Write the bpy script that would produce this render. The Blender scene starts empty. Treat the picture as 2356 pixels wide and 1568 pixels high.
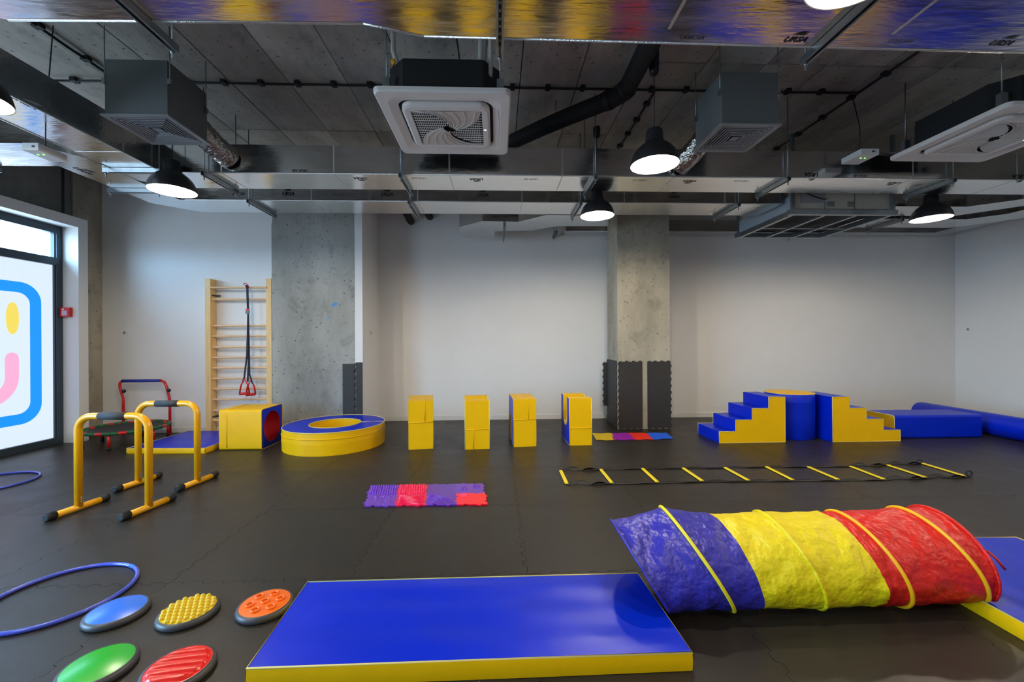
import bpy, bmesh, math, random
from mathutils import Vector, Matrix

random.seed(7)
PI = math.pi
R = math.radians
scene = bpy.context.scene
COL = scene.collection

# ------------------------------------------------------------------ camera
FPX, CXP, CYP, CAMH = 950.0, 1178.0, 784.0, 1.337
YAW, ROLL = R(2.1), -0.0055
FW = Vector((math.sin(YAW), math.cos(YAW), 0))
R0 = Vector((math.cos(YAW), -math.sin(YAW), 0))
U0 = Vector((0, 0, 1))
RV = R0 * math.cos(ROLL) + U0 * math.sin(ROLL)
UV = -R0 * math.sin(ROLL) + U0 * math.cos(ROLL)
CAM = Vector((0, 0, CAMH))
cd = bpy.data.cameras.new('camera')
cd.sensor_fit = 'HORIZONTAL'
cd.sensor_width = 36
cd.lens = FPX / 2356 * 36
cd.clip_start = 0.05
cam = bpy.data.objects.new('camera', cd)
COL.objects.link(cam)
m3 = Matrix((RV, UV, -FW)).transposed()
cam.matrix_world = Matrix.Translation(CAM) @ m3.to_4x4()
scene.camera = cam

# ------------------------------------------------------------------ sky, exposure
world = bpy.data.worlds.new('overcast_sky')
scene.world = world
world.use_nodes = True
bg = world.node_tree.nodes['Background']
wn = world.node_tree
w_tc = wn.nodes.new('ShaderNodeTexCoord')
w_sep = wn.nodes.new('ShaderNodeSeparateXYZ')
w_ramp = wn.nodes.new('ShaderNodeValToRGB')
w_ramp.color_ramp.elements[0].position = 0.49
w_ramp.color_ramp.elements[0].color = (0.22, 0.30, 0.38, 1)      # paving outside
w_ramp.color_ramp.elements[1].position = 0.51
w_ramp.color_ramp.elements[1].color = (0.36, 0.66, 1.0, 1)       # bright overcast sky
w_mr = wn.nodes.new('ShaderNodeMapRange')
w_mr.inputs['From Min'].default_value = -1
wn.links.new(w_tc.outputs['Generated'], w_sep.inputs[0])
wn.links.new(w_sep.outputs['Z'], w_mr.inputs['Value'])
wn.links.new(w_mr.outputs['Result'], w_ramp.inputs['Fac'])
wn.links.new(w_ramp.outputs['Color'], bg.inputs['Color'])
bg.inputs['Strength'].default_value = 24.0
scene.view_settings.view_transform = 'Standard'
scene.view_settings.look = 'None'
scene.view_settings.gamma = 1.0
scene.view_settings.use_curve_mapping = False
scene.view_settings.exposure = 0.22
LAMP_W = 72.0
FILM_E = 0.92


def ray(px, py):
    return FW + RV * ((px - CXP) / FPX) - UV * ((py - CYP) / FPX)


def fl(px, py, z=0.0):
    d = ray(px, py)
    return CAM + d * ((z - CAMH) / d.z)


def at(px, py, Y):
    d = ray(px, py)
    return CAM + d * (Y / d.y)


def ax(px, py, X):
    d = ray(px, py)
    return CAM + d * (X / d.x)


# ------------------------------------------------------------------ materials
def lin(c):
    return tuple(((v / 255) / 12.92 if v / 255 <= 0.04045 else (((v / 255) + 0.055) / 1.055) ** 2.4) for v in c)


MATS = {}


def mat(name, rgb, rough=0.5, metal=0.0, var=0.0, vscale=4.0, bump=0.0, bscale=30.0, stretch=(1, 1, 1), emit=None,
        estr=1.0, rnd=0.0, coat=0.0, spec=None, linear=False, rvar=0.0, bdist=0.01):
    if name in MATS:
        return MATS[name]
    m = bpy.data.materials.new(name)
    m.use_nodes = True
    nt = m.node_tree
    b = nt.nodes['Principled BSDF']
    c = rgb if linear else lin(rgb)
    b.inputs['Base Color'].default_value = (*c, 1)
    b.inputs['Roughness'].default_value = rough
    b.inputs['Metallic'].default_value = metal
    if coat:
        b.inputs['Coat Weight'].default_value = coat
        b.inputs['Coat Roughness'].default_value = 0.2
    if spec is not None:
        b.inputs['Specular IOR Level'].default_value = spec
    if emit is not None:
        b.inputs['Emission Color'].default_value = (*emit, 1)
        b.inputs['Emission Strength'].default_value = estr
    need = var or bump or rnd or rvar
    if need:
        tc = nt.nodes.new('ShaderNodeTexCoord')
        mp = nt.nodes.new('ShaderNodeMapping')
        mp.inputs['Scale'].default_value = stretch
        nt.links.new(tc.outputs['Object'], mp.inputs['Vector'])
        if rnd:
            oi = nt.nodes.new('ShaderNodeObjectInfo')
            vm = nt.nodes.new('ShaderNodeVectorMath')
            vm.operation = 'ADD'
            cx = nt.nodes.new('ShaderNodeVectorMath')
            cx.operation = 'SCALE'
            cx.inputs[0].default_value = (13.7, 7.3, 3.1)
            nt.links.new(oi.outputs['Random'], cx.inputs['Scale'])
            nt.links.new(mp.outputs['Vector'], vm.inputs[0])
            nt.links.new(cx.outputs['Vector'], vm.inputs[1])
            vec = vm.outputs['Vector']
        else:
            vec = mp.outputs['Vector']
    if var or rnd:
        n = nt.nodes.new('ShaderNodeTexNoise')
        n.inputs['Scale'].default_value = vscale
        n.inputs['Detail'].default_value = 6
        n.inputs['Roughness'].default_value = 0.62
        nt.links.new(vec, n.inputs['Vector'])
        mr = nt.nodes.new('ShaderNodeMapRange')
        mr.inputs['From Min'].default_value = 0.28
        mr.inputs['From Max'].default_value = 0.72
        mr.inputs['To Min'].default_value = 1 - var
        mr.inputs['To Max'].default_value = 1 + var
        nt.links.new(n.outputs['Fac'], mr.inputs['Value'])
        val = mr.outputs['Result']
        if rnd:
            r2 = nt.nodes.new('ShaderNodeMapRange')
            r2.inputs['To Min'].default_value = 1 - rnd
            r2.inputs['To Max'].default_value = 1 + rnd
            nt.links.new(oi.outputs['Random'], r2.inputs['Value'])
            mu = nt.nodes.new('ShaderNodeMath')
            mu.operation = 'MULTIPLY'
            nt.links.new(val, mu.inputs[0])
            nt.links.new(r2.outputs['Result'], mu.inputs[1])
            val = mu.outputs['Value']
        sc = nt.nodes.new('ShaderNodeVectorMath')
        sc.operation = 'SCALE'
        sc.inputs[0].default_value = c
        nt.links.new(val, sc.inputs['Scale'])
        nt.links.new(sc.outputs['Vector'], b.inputs['Base Color'])
        if rvar:
            rr = nt.nodes.new('ShaderNodeMapRange')
            rr.inputs['From Min'].default_value = 0.3
            rr.inputs['From Max'].default_value = 0.7
            rr.inputs['To Min'].default_value = max(0, rough - rvar)
            rr.inputs['To Max'].default_value = min(1, rough + rvar)
            nt.links.new(n.outputs['Fac'], rr.inputs['Value'])
            nt.links.new(rr.outputs['Result'], b.inputs['Roughness'])
    if bump:
        n2 = nt.nodes.new('ShaderNodeTexNoise')
        n2.inputs['Scale'].default_value = bscale
        n2.inputs['Detail'].default_value = 3
        nt.links.new(vec, n2.inputs['Vector'])
        bp = nt.nodes.new('ShaderNodeBump')
        bp.inputs['Strength'].default_value = bump
        bp.inputs['Distance'].default_value = bdist
        nt.links.new(n2.outputs['Fac'], bp.inputs['Height'])
        nt.links.new(bp.outputs['Normal'], b.inputs['Normal'])
    MATS[name] = m
    return m


def concrete(name, rgb, rnd=0.0, spots=True, streak=(1, 1, 0.35), scale=1.6, paint=None):
    """raw concrete: cloudy tone, streaks, small dark air holes, optional sprayed marks at given points"""
    if name in MATS:
        return MATS[name]
    m = mat(name, rgb, 0.8, var=0.36, vscale=scale, bump=0.25, bscale=40, rnd=rnd, stretch=streak)
    nt = m.node_tree
    b = nt.nodes['Principled BSDF']
    src = b.inputs['Base Color'].links[0].from_socket
    tc = nt.nodes.new('ShaderNodeTexCoord')
    if spots:
        v = nt.nodes.new('ShaderNodeTexVoronoi')
        v.inputs['Scale'].default_value = 15
        w = nt.nodes.new('ShaderNodeTexNoise')
        w.inputs['Scale'].default_value = 25
        mx0 = nt.nodes.new('ShaderNodeMix')
        mx0.data_type = 'VECTOR'
        mx0.inputs[0].default_value = 0.06
        nt.links.new(tc.outputs['Object'], mx0.inputs[4])
        nt.links.new(w.outputs['Color'], mx0.inputs[5])
        nt.links.new(mx0.outputs[1], v.inputs['Vector'])
        mr = nt.nodes.new('ShaderNodeMapRange')
        mr.inputs['From Min'].default_value = 0.09
        mr.inputs['From Max'].default_value = 0.17
        mr.inputs['To Min'].default_value = 0.35
        mr.inputs['To Max'].default_value = 1.0
        nt.links.new(v.outputs['Distance'], mr.inputs['Value'])
        s2 = nt.nodes.new('ShaderNodeVectorMath')
        s2.operation = 'SCALE'
        nt.links.new(src, s2.inputs[0])
        nt.links.new(mr.outputs['Result'], s2.inputs['Scale'])
        src = s2.outputs['Vector']
    sn = nt.nodes.new('ShaderNodeTexNoise')
    sn.inputs['Scale'].default_value = 3.2
    sn.inputs['Detail'].default_value = 9
    sn.inputs['Roughness'].default_value = 0.72
    sn.inputs['Distortion'].default_value = 0.4
    nt.links.new(tc.outputs['Object'], sn.inputs['Vector'])
    sm_ = nt.nodes.new('ShaderNodeMapRange')
    sm_.inputs['From Min'].default_value = 0.52
    sm_.inputs['From Max'].default_value = 0.68
    sm_.inputs['To Min'].default_value = 1.0
    sm_.inputs['To Max'].default_value = 0.66
    nt.links.new(sn.outputs['Fac'], sm_.inputs['Value'])
    s3 = nt.nodes.new('ShaderNodeVectorMath')
    s3.operation = 'SCALE'
    nt.links.new(src, s3.inputs[0])
    nt.links.new(sm_.outputs['Result'], s3.inputs['Scale'])
    src = s3.outputs['Vector']
    for (p, rad) in (paint or []):
        d = nt.nodes.new('ShaderNodeVectorMath')
        d.operation = 'DISTANCE'
        wn = nt.nodes.new('ShaderNodeTexNoise')
        wn.inputs['Scale'].default_value = 22
        wn.inputs['Detail'].default_value = 5
        mx1 = nt.nodes.new('ShaderNodeVectorMath')
        mx1.operation = 'MULTIPLY_ADD'
        mx1.inputs[1].default_value = (0.14, 0.14, 0.14)
        nt.links.new(wn.outputs['Color'], mx1.inputs[0])
        nt.links.new(tc.outputs['Object'], mx1.inputs[2])
        nt.links.new(tc.outputs['Object'], wn.inputs['Vector'])
        nt.links.new(mx1.outputs['Vector'], d.inputs[0])
        d.inputs[1].default_value = Vector(p) + Vector((0.07, 0.07, 0.07))
        mr = nt.nodes.new('ShaderNodeMapRange')
        mr.inputs['From Min'].default_value = rad * 0.45
        mr.inputs['From Max'].default_value = rad
        mr.inputs['To Min'].default_value = 0.85
        mr.inputs['To Max'].default_value = 0.0
        nt.links.new(d.outputs['Value'], mr.inputs['Value'])
        mx = nt.nodes.new('ShaderNodeMix')
        mx.data_type = 'RGBA'
        nt.links.new(mr.outputs['Result'], mx.inputs['Factor'])
        nt.links.new(src, mx.inputs[6])
        mx.inputs[7].default_value = (*lin((60, 140, 205)), 1)
        src = mx.outputs[2]
    nt.links.new(src, b.inputs['Base Color'])
    return m


def wood(name, rgb):
    if name in MATS:
        return MATS[name]
    return mat(name, rgb, 0.45, var=0.14, vscale=9, stretch=(6, 6, 0.5), bump=0.05, bscale=30)


M_WHITE = mat('white_plaster', (224, 223, 220), 0.85, var=0.02, vscale=2, bump=0.05, bscale=60)
M_TRIM = mat('white_trim', (218, 218, 216), 0.5)
M_CONC_CEIL = concrete('ceiling_concrete', (182, 175, 163), rnd=0.14, streak=(1.4, 0.45, 1), scale=1.8)
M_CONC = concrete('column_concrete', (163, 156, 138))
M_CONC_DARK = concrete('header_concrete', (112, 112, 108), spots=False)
M_RUBBER = mat('black_foam_tile', (43, 39, 34), 0.40, spec=0.3, var=0.10, vscale=3, rnd=0.07, bump=0.10, bscale=260, rvar=0.05, bdist=0.004)
M_SUBFLOOR = mat('subfloor', (24, 23, 22), 0.9)
M_FOIL = mat('aluminium_foil', (216, 216, 216), 0.17, 1.0, var=0.05, vscale=3, bump=0.10, bscale=8, stretch=(1, 5, 5), rvar=0.07, bdist=0.012)
M_FOILEDGE = mat('foil_tape', (215, 213, 208), 0.3, 0.85, bump=0.5, bscale=70)
M_CRINKLE = mat('crinkled_foil', (205, 200, 190), 0.18, 1.0, bump=0.9, bscale=26, bdist=0.03)
M_GALV = mat('galvanised_steel', (150, 158, 162), 0.38, 0.9, var=0.12, vscale=14)
M_GALVDARK = mat('dull_steel', (92, 98, 100), 0.45, 0.8, var=0.1, vscale=10)
M_GREYBOX = mat('grey_sheet_metal', (104, 110, 110), 0.5, 0.1, var=0.06, vscale=3)
M_GREYFRAME = mat('grey_enamel', (140, 142, 145), 0.45)
M_BLACK = mat('black_plastic', (20, 20, 21), 0.5)
M_BLACKRUB = mat('black_rubber', (22, 22, 23), 0.7, bump=0.3, bscale=60)
M_LAMPBLACK = mat('dark_grey_enamel', (38, 38, 40), 0.42)
M_LAMPIN = mat('white_enamel', (235, 235, 232), 0.5)
M_BULB = mat('bulb_glow', (255, 250, 240), 0.5, emit=(1, 0.93, 0.82), estr=25)
M_ACWHITE = mat('white_abs_plastic', (234, 229, 222), 0.4)
M_ACCREAM = mat('cream_abs_plastic', (214, 205, 192), 0.45)
M_ACDARK = mat('dark_grille_void', (12, 12, 13), 0.8)
M_ACBODY = mat('black_insulation', (27, 28, 29), 0.75, var=0.1, vscale=5)
M_PIPEINS = mat('pipe_insulation', (200, 198, 190), 0.7, bump=0.4, bscale=40)
M_FRAME = mat('anthracite_aluminium', (52, 66, 76), 0.4, 0.2)
M_VB = mat('blue_vinyl', (0, 38, 190), 0.36, var=0.05, vscale=3, bump=0.07, bscale=5, bdist=0.05, spec=0.32)
M_VY = mat('yellow_vinyl', (238, 184, 0), 0.45, var=0.04, vscale=3, bump=0.06, bscale=6, bdist=0.05, spec=0.25)
M_VR = mat('red_vinyl', (190, 16, 16), 0.45)
M_PIPING = mat('pale_piping', (226, 206, 120), 0.5)
M_YPOWDER = mat('yellow_powder_coat', (240, 170, 6), 0.28, coat=0.3)
M_GRIP = mat('grey_foam_grip', (52, 56, 62), 0.7, bump=0.3, bscale=120)
M_RED = mat('red_paint', (196, 24, 22), 0.3)
M_GREEN = mat('green_fabric', (16, 92, 48), 0.6)
M_BLUEGRIP = mat('blue_foam', (24, 44, 150), 0.6)
M_TRAMP = mat('black_mesh_fabric', (30, 31, 33), 0.7)
M_PINE = wood('pine_wood', (222, 182, 116))
M_PINE2 = wood('turned_beech', (226, 188, 140))
M_STRAP = mat('black_webbing', (24, 28, 44), 0.75)
M_HOOP = mat('blue_plastic_tube', (66, 82, 196), 0.25, coat=0.4)
M_HOOPJ = mat('bright_blue_joint', (20, 100, 215), 0.3)
M_DGREY = mat('dark_grey_rubber', (66, 67, 72), 0.42)
M_TB = mat('blue_nylon', (48, 44, 160), 0.38, bump=0.9, bscale=11, bdist=0.035)
M_TY = mat('yellow_nylon', (226, 206, 6), 0.45, bump=0.9, bscale=11, bdist=0.035)
M_TR = mat('red_nylon', (206, 24, 14), 0.42, bump=0.9, bscale=11, bdist=0.035)
M_INK = mat('black_print', (18, 18, 20), 0.5)
M_INKPALE = mat('grey_print', (84, 84, 84), 0.5)
M_OUTLET = mat('white_socket_plastic', (225, 224, 222), 0.4)
M_GLASS = bpy.data.materials.new('clear_glass')
M_GLASS.use_nodes = True
_nt = M_GLASS.node_tree
_nt.nodes.clear()
_o = _nt.nodes.new('ShaderNodeOutputMaterial')
_mx = _nt.nodes.new('ShaderNodeMixShader')
_t = _nt.nodes.new('ShaderNodeBsdfTransparent')
_g = _nt.nodes.new('ShaderNodeBsdfGlossy')
_g.inputs['Roughness'].default_value = 0.02
_mx.inputs[0].default_value = 0.06
_nt.links.new(_t.outputs[0], _mx.inputs[1])
_nt.links.new(_g.outputs[0], _mx.inputs[2])
_nt.links.new(_mx.outputs[0], _o.inputs[0])


def film(name, rgb, k=1.0):
    c = lin(rgb)
    return mat(name, tuple(v * 0.12 for v in c), 0.5, linear=True, emit=c, estr=FILM_E * k)


M_FILM = film('backlit_frosted_film', (214, 230, 252))
M_FILMB = film('backlit_blue_film', (20, 146, 246))
M_FILMY = film('backlit_yellow_film', (236, 214, 96))
M_FILMP = film('backlit_pink_film', (242, 172, 210))


# ------------------------------------------------------------------ mesh helpers
def BM():
    return bmesh.new()


def box(bm, x0, x1, y0, y1, z0, z1, M=None):
    co = [(x, y, z) for z in (z0, z1) for y in (y0, y1) for x in (x0, x1)]
    if M is not None:
        co = [M @ Vector(c) for c in co]
    v = [bm.verts.new(c) for c in co]
    fs = [bm.faces.new([v[i] for i in f]) for f in ((0, 2, 3, 1), (4, 5, 7, 6), (0, 1, 5, 4), (2, 6, 7, 3), (0, 4, 6, 2), (1, 3, 7, 5))]
    return fs


def frame_axes(d):
    d = d.normalized()
    a = Vector((0, 0, 1)) if abs(d.z) < 0.9 else Vector((1, 0, 0))
    u = d.cross(a).normalized()
    v = d.cross(u).normalized()
    return u, v


def tube(bm, pts, r, n=10, closed=False, caps=True):
    pts = [Vector(p) for p in pts]
    N = len(pts)
    rs = r if isinstance(r, (list, tuple)) else [r] * N
    rings = []
    pu = None
    for i, p in enumerate(pts):
        if closed:
            d = pts[(i + 1) % N] - pts[i - 1]
        else:
            d = pts[min(i + 1, N - 1)] - pts[max(i - 1, 0)]
        if d.length < 1e-9:
            d = Vector((0, 0, 1))
        d.normalize()
        if pu is None:
            u, v = frame_axes(d)
        else:
            u = (pu - d * pu.dot(d)).normalized()
            v = d.cross(u).normalized()
        pu = u
        rings.append([bm.verts.new(p + (u * math.cos(2 * PI * k / n) + v * math.sin(2 * PI * k / n)) * rs[i]) for k in range(n)])
    for i in range(N if closed else N - 1):
        a, b = rings[i], rings[(i + 1) % N]
        for k in range(n):
            f = bm.faces.new((a[k], a[(k + 1) % n], b[(k + 1) % n], b[k]))
            f.smooth = True
    if caps and not closed:
        bm.faces.new(rings[0][::-1])
        bm.faces.new(rings[-1])


def lathe(bm, prof, c=(0, 0, 0), n=32, cap0=False, cap1=False):
    c = Vector(c)
    rings = [[bm.verts.new(c + Vector((r * math.cos(2 * PI * k / n), r * math.sin(2 * PI * k / n), z))) for k in range(n)] for r, z in prof]
    for a, b in zip(rings, rings[1:]):
        for k in range(n):
            f = bm.faces.new((a[k], a[(k + 1) % n], b[(k + 1) % n], b[k]))
            f.smooth = True
    if cap0:
        bm.faces.new(rings[0][::-1])
    if cap1:
        bm.faces.new(rings[-1])


def prism(bm, pts, f0, f1):
    """pts: 2-D outline; f0/f1 map (a,b) -> 3-D for the two ends"""
    a = [bm.verts.new(f0(*p)) for p in pts]
    b = [bm.verts.new(f1(*p)) for p in pts]
    n = len(pts)
    fs = [bm.faces.new(a[::-1]), bm.faces.new(b)]
    for i in range(n):
        fs.append(bm.faces.new((a[i], a[(i + 1) % n], b[(i + 1) % n], b[i])))
    return fs


def prism_z(bm, pts, z0, z1):
    return prism(bm, pts, lambda x, y: (x, y, z0), lambda x, y: (x, y, z1))


def prism_x(bm, pts, x0, x1):   # pts in (y,z)
    return prism(bm, pts, lambda y, z: (x0, y, z), lambda y, z: (x1, y, z))


def prism_y(bm, pts, y0, y1):   # pts in (x,z)
    return prism(bm, pts, lambda x, z: (x, y0, z), lambda x, z: (x, y1, z))


def bevel(bm, w, seg=2, ang=30):
    es = [e for e in bm.edges if len(e.link_faces) == 2 and e.calc_face_angle(0) > R(ang)]
    bmesh.ops.bevel(bm, geom=es, offset=w, segments=seg, affect='EDGES', profile=0.6, clamp_overlap=True)


def rrect(cx, cy, hx, hy, r, n=6):
    pts = []
    for sx, sy, a0 in ((1, 1, 0), (-1, 1, 90), (-1, -1, 180), (1, -1, 270)):
        for k in range(n + 1):
            a = R(a0 + 90 * k / n)
            pts.append((cx + sx * (hx - r) + r * math.cos(a), cy + sy * (hy - r) + r * math.sin(a)))
    return pts


def finish(bm, name, m, smooth=False):
    bmesh.ops.recalc_face_normals(bm, faces=bm.faces)
    me = bpy.data.meshes.new(name)
    bm.to_mesh(me)
    bm.free()
    for mm in (m if isinstance(m, (list, tuple)) else [m]):
        me.materials.append(mm)
    if smooth:
        for p in me.polygons:
            p.use_smooth = True
    return me


def obj(name, bm, m, parent=None, smooth=False):
    me = bm if isinstance(bm, bpy.types.Mesh) else finish(bm, name, m, smooth)
    o = bpy.data.objects.new(name, me)
    COL.objects.link(o)
    if parent is not None:
        o.parent = parent
        if parent.type == 'EMPTY':
            o.matrix_parent_inverse = Matrix.Translation(-Vector(parent.location))
    return o


def tag(o, label, cat, group=None):
    o['label'] = label
    o['category'] = cat
    if group:
        o['group'] = group
    return o


def thing(name, label, cat, loc=(0, 0, 0), group=None):
    o = bpy.data.objects.new(name, None)
    COL.objects.link(o)
    o.empty_display_size = 0.1
    o.location = loc
    return tag(o, label, cat, group)


def struct(name, bm, m, label=None, parent=None):
    o = obj(name, bm, m, parent)
    if parent is None:
        o['kind'] = 'structure'
        if label:
            o['label'] = label
    return o


def inst(src, name, parent, loc=(0, 0, 0), M=None):
    o = bpy.data.objects.new(name, src)
    COL.objects.link(o)
    o.parent = parent
    if parent.type == 'EMPTY':
        o.matrix_parent_inverse = Matrix.Translation(-Vector(parent.location))
    if M is not None:
        o.matrix_basis = M
    else:
        o.location = loc
    return o


def copy_tree(o, parent=None):
    c = o.copy()
    COL.objects.link(c)
    if parent is not None:
        c.parent = parent
        c.matrix_parent_inverse = o.matrix_parent_inverse.copy()
    for ch in list(o.children):
        copy_tree(ch, c)
    return c


def text_mesh(body, size, m, shear=0.0, bold=0.0, name='lettering'):
    cu = bpy.data.curves.new('txt', 'FONT')
    cu.body = body
    cu.size = size
    cu.align_x = 'CENTER'
    cu.shear = shear
    cu.offset = bold
    cu.resolution_u = 2
    to = bpy.data.objects.new('txt', cu)
    me = bpy.data.meshes.new_from_object(to)
    bpy.data.objects.remove(to)
    me.name = name
    me.materials.clear()
    me.materials.append(m)
    return me


def plane_M(origin, xdir, ydir):
    x = Vector(xdir).normalized()
    y = Vector(ydir).normalized()
    z = x.cross(y)
    return Matrix.Translation(Vector(origin)) @ Matrix((x, y, z)).transposed().to_4x4()


# ------------------------------------------------------------------ room shell
ZC = 3.735
XL, XR, YB, YR = -5.87, 8.15, 7.05, -3.2
YLB, YPIER = 6.35, 6.17

fb = BM()
box(fb, -6.2, 8.5, -3.4, 7.4, -0.12, -0.022)
floor = struct('floor', fb, M_SUBFLOOR, 'dark foam puzzle tile floor of the whole room')


def tile_outline(a=0.011, n=17, g=0.0012, L=1.0):
    w = []
    for k in range(n):
        t0, t1 = 0.03 + 0.94 * k / n, 0.03 + 0.94 * (k + 1) / n
        s = a if k % 2 == 0 else -a
        ins = 0.006 * (1 if k % 2 == 0 else -1)
        w += [(t0 + 0.004, s), (t1 - 0.004, s)]
    edge = [(0, 0)] + w
    pts = [(t * L, s) for t, s in edge]                       # bottom, left to right
    pts += [(L + s, t * L) for t, s in edge]                  # right
    pts += [(t * L, L + s) for t, s in [(1, 0)] + w[::-1]]    # top, right to left
    pts += [(s, t * L) for t, s in [(1, 0)] + w[::-1]]        # left, downwards
    out = []
    N = len(pts)
    for i in range(N):                                        # pull the outline in by the joint's half-width
        p0, p1, p2 = Vector(pts[i - 1]), Vector(pts[i]), Vector(pts[(i + 1) % N])
        d1, d2 = (p1 - p0).normalized(), (p2 - p1).normalized()
        nn = Vector((-d1.y, d1.x)) + Vector((-d2.y, d2.x))
        if nn.length > 1e-6:
            nn.normalize()
        out.append(tuple(p1 + nn * g))
    return out


tb = BM()
prism_z(tb, tile_outline(), -0.022, 0.0)
tile_me = finish(tb, 'floor_tile', M_RUBBER)
for i in range(-7, 9):
    for j in range(-4, 7):
        x, y = i + 0.16, j + 0.365
        if x < -6.9 or x > 8.1:
            continue
        inst(tile_me, 'floor_tile', floor, (x, y, random.uniform(-0.0006, 0.0)))

cb = BM()
box(cb, -6.2, 8.5, -3.4, 7.4, ZC + 0.03, ZC + 0.2)
ceiling = struct('ceiling', cb, M_CONC_DARK, 'dark board-marked concrete ceiling')
pb = BM()
box(pb, 0, 0.525, 0, 2.488, 0, 0.03)
bevel(pb, 0.004, 1)
panel_me = finish(pb, 'concrete_panel', M_CONC_CEIL)
for i in range(-8, 20):
    x = -1.903 + i * 0.534
    for j in range(-3, 2):
        y = 3.52 + j * 2.5 + (0.0 if i > 5 else 1.25)
        if y > 7.3 or y + 2.5 < -3.4 or x > 8.3:
            continue
        inst(panel_me, 'concrete_panel', ceiling, (x, y, ZC + random.uniform(-0.004, 0.004)))

# --- back walls
b = BM()
box(b, -1.98, 8.45, YB, YB + 0.2, 0, ZC)
struct('wall_back', b, M_WHITE, 'white back wall behind the foam blocks')
b = BM()
box(b, XL - 0.5, -3.29, YLB, YLB + 0.2, 0, ZC)
struct('wall_back_left', b, M_WHITE, 'white wall behind the wall bars')
b = BM()
box(b, XR, XR + 0.2, YR, YB, 0, ZC)
struct('wall_right', b, M_WHITE, 'white side wall on the right')
b = BM()
box(b, -6.2, 8.45, YR - 0.2, YR, 0, ZC)
struct('wall_rear', b, M_WHITE, 'white wall behind the viewer')
P1, P2 = at(770, 700, YPIER), at(755, 731, YPIER)
M_PIER = concrete('pier_concrete', (150, 150, 143), paint=[(P1, 0.045), (P2, 0.03)])
b = BM()
box(b, -3.29, -2.095, YPIER, 7.25, 0, 3.07)
box(b, -3.286, -2.099, YPIER + .006, 7.25, 3.07, ZC)
struct('wall_pier', b, M_PIER, 'wide raw concrete pier with blue spray marks')
b = BM()
box(b, -2.095, -1.98, YPIER + 0.004, 7.25, 0, ZC)
struct('wall_pier_return', b, M_WHITE, 'narrow white plaster edge beside the concrete pier')
b = BM()
box(b, 1.815, 2.615, 6.15, 6.72, 0, 2.535)
box(b, 1.819, 2.611, 6.154, 6.716, 2.54, ZC)                 # next pour, set back a little at the joint
box(b, 1.823, 2.607, 6.158, 6.712, 2.535, 2.54)
bevel(b, 0.006, 1)
struct('wall_column', b, M_CONC, 'square raw concrete column in front of the back wall')


def base(n, x0, x1, y0, y1):
    b = BM()
    box(b, x0, x1, y0, y1, 0, 0.075)
    bevel(b, 0.004, 1)
    struct('baseboard_%s' % n, b, M_TRIM, 'white baseboard')


base('back', -1.98, XR, YB - 0.014, YB)
base('right', XR - 0.014, XR, YR, YB - 0.014)
base('pier', -3.29, -2.095, YPIER - 0.014, YPIER)
base('pier_return', -1.98, -1.966, YPIER, YB - 0.014)
base('left_back', XL + .02, -3.29, YLB - 0.014, YLB)

# --- left wall with the visible window bay and an added one
YW1, YW0 = 5.78, 2.62         # visible bay
YV1, YV0 = 2.0, -1.2          # unseen bay towards the viewer, added to let in daylight
ZW = 2.90
b = BM()
for (y0, y1) in ((YW1 + .13, YLB), (YV1 + .13, YW0 - .13), (YR, YV0 - .13)):
    box(b, XL - 0.35, XL, y0, y1, 0, ZC)
for (y0, y1) in ((YW0, YW1), (YV0, YV1)):
    box(b, XL - 0.35, XL, y0 - .13, y1 + .13, ZW + .13, ZC)
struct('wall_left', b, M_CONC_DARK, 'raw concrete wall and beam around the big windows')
b = BM()
box(b, XL, XL + 0.02, 5.93, YLB, 0, ZC)
struct('wall_left_pillar', b, M_CONC, 'narrow concrete pillar in the corner by the window')
n = 0
for (y0, y1) in ((YW0, YW1), (YV0, YV1)):
    n += 1
    b = BM()
    XT = -5.635
    box(b, -6.1, XT, y1, y1 + .13, 0, ZW + 0.13)               # deep plaster lining round the opening
    box(b, -6.1, XT, y0 - .13, y0, 0, ZW + 0.13)
    box(b, -6.1, XT, y0, y1, ZW, ZW + 0.13)
    bevel(b, .003, 1)
    struct('trim_%d' % n, b, M_TRIM, 'white plaster surround of the window')
b = BM()
box(b, XL + 0.0005, XL + 0.004, YW1 + 0.02, YW1 + 0.055, ZW + 0.13, ZC)
struct('trim_3', b, M_BLACK, 'dark vertical joint in the concrete beam')

XW = -5.87


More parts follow.
